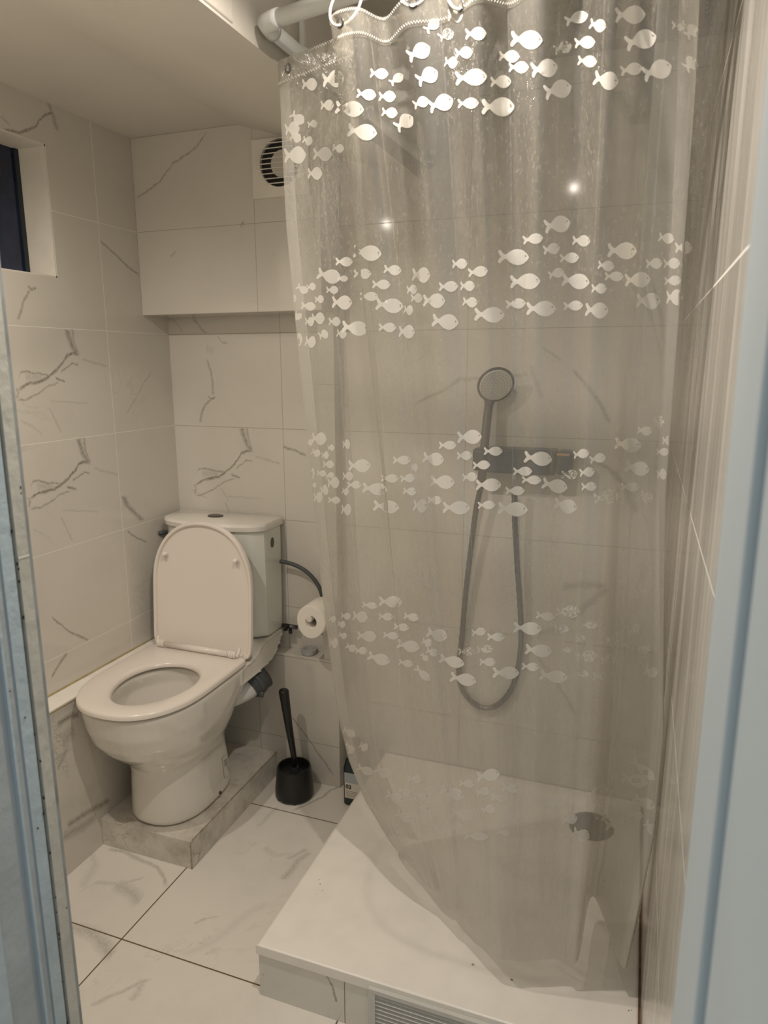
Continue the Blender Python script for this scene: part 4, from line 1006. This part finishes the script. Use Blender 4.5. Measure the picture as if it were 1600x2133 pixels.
# --- mixer, handset, hose on the back wall
mx = thing('shower_mixer', 'dark slate bar shower mixer on the back wall behind the curtain', 'mixer tap', (-.30, YB, EYE-.27))
mz0, mz1 = EYE-.300, EYE-.232
bm = bmesh.new(); box(bm, -.405, -.215, YB-.085, YB-.012, mz0, mz1); obj('mixer_body', bm, M['slate'], mx, bevel=.006)
for a, b in ((-.445, -.407), (-.213, -.172)):
    bm = bmesh.new(); box(bm, a, b, YB-.084, YB-.014, mz0+.002, mz1-.002); obj('control_knob', bm, M['slate'], mx, bevel=.010)
obj('orange_tab', bxm(-.212, -.178, YB-.0855, YB-.080, mz1-.012, mz1-.006), M['orange'], mx)['label'] = 'orange tab on the right knob'
for x in (-.38, -.24):
    bm = bmesh.new(); cyl(bm, (x, YB-.02, (mz0+mz1)/2), (x, YB, (mz0+mz1)/2), .026, .028, 24); obj('wall_rosette', bm, M['chrome'], mx)
bm = bmesh.new(); p = on_y(1072, 1008, YB-.05); cyl(bm, (p.x, YB-.05, mz0), (p.x, YB-.05, mz0-.02), .009, .009, 16); obj('hose_outlet', bm, M['chrome'], mx)
hc = on_y(1033, 802, YB-.075)
hs = thing('shower_handset', 'chrome hand shower with round spray plate upright left of the mixer', 'shower head', (hc.x, YB-.06, hc.z-.2))
nf = Vector((.42, -.80, -.42)).normalized()   # the plate looks down into the shower
bm = bmesh.new(); loft(bm, [ring_at(hc-nf*.024, nf, .022, 32), ring_at(hc-nf*.012, nf, .044, 32), ring_at(hc-nf*.003, nf, .0525, 32), ring_at(hc, nf, .0525, 32), ring_at(hc+nf*.001, nf, .0475, 32)]); obj('head_shell', bm, M['darkchrome'], hs, smooth=False, bevel=.001)
bm = bmesh.new(); cyl(bm, hc+nf*.0008, hc+nf*.003, .046, .044, 32); sp = obj('spray_plate', bm, M['grille'], hs)
bm = bmesh.new()
for rr, n in ((.008, 6), (.016, 12), (.024, 18), (.032, 24), (.039, 28)):
    for p in ring_at(hc+nf*.003, nf, rr, n): cyl(bm, p, p+nf*.001, .0014, .0012, 6)
oo = obj('nozzles', bm, M['ink'], hs); oo['kind'] = 'stuff'
hb = on_y(1003, 1010, YB-.055); hm = on_y(1015, 855, YB-.06)
bm = bmesh.new(); tube(bm, spline([hc-nf*.034+Vector((0, 0, -.01)), hm+Vector((0, .014, 0)), (hm+hb)/2, hb], 6), [.016]*5+[.0125]*14, 16); obj('handle', bm, M['darkchrome'], hs, smooth=True)
bm = bmesh.new(); p = on_y(1003, 965, YB-.05); cyl(bm, (p.x, YB-.075, p.z), (p.x, YB-.03, p.z), .017, .017, 20); cyl(bm, (p.x, YB-.05, p.z), (-.43, YB-.05, p.z), .010, .010, 12); obj('handset_bracket', bm, M['slate'], mx)
hp = [on_y(u, v, YB-yy) for u, v, yy in ((1003, 1010, .055), (992, 1060, .05), (983, 1130, .04), (972, 1220, .03), (963, 1320, .02), (956, 1400, .015), (970, 1448, .015), (1005, 1474, .015), (1040, 1466, .015), (1070, 1425, .015), (1085, 1350, .02), (1084, 1270, .03), (1078, 1180, .035), (1073, 1090, .045), (1072, 1030, .05), (1072, 1015, .05))]
bm = bmesh.new(); P = spline(hp, 10); tube(bm, P, [.0078+.0012*(k % 2) for k in range(len(P))], 10)
tag(obj('shower_hose', bm, M['darkchrome'], smooth=True), 'grey ribbed shower hose looping from handset down and back to the mixer', 'hose')
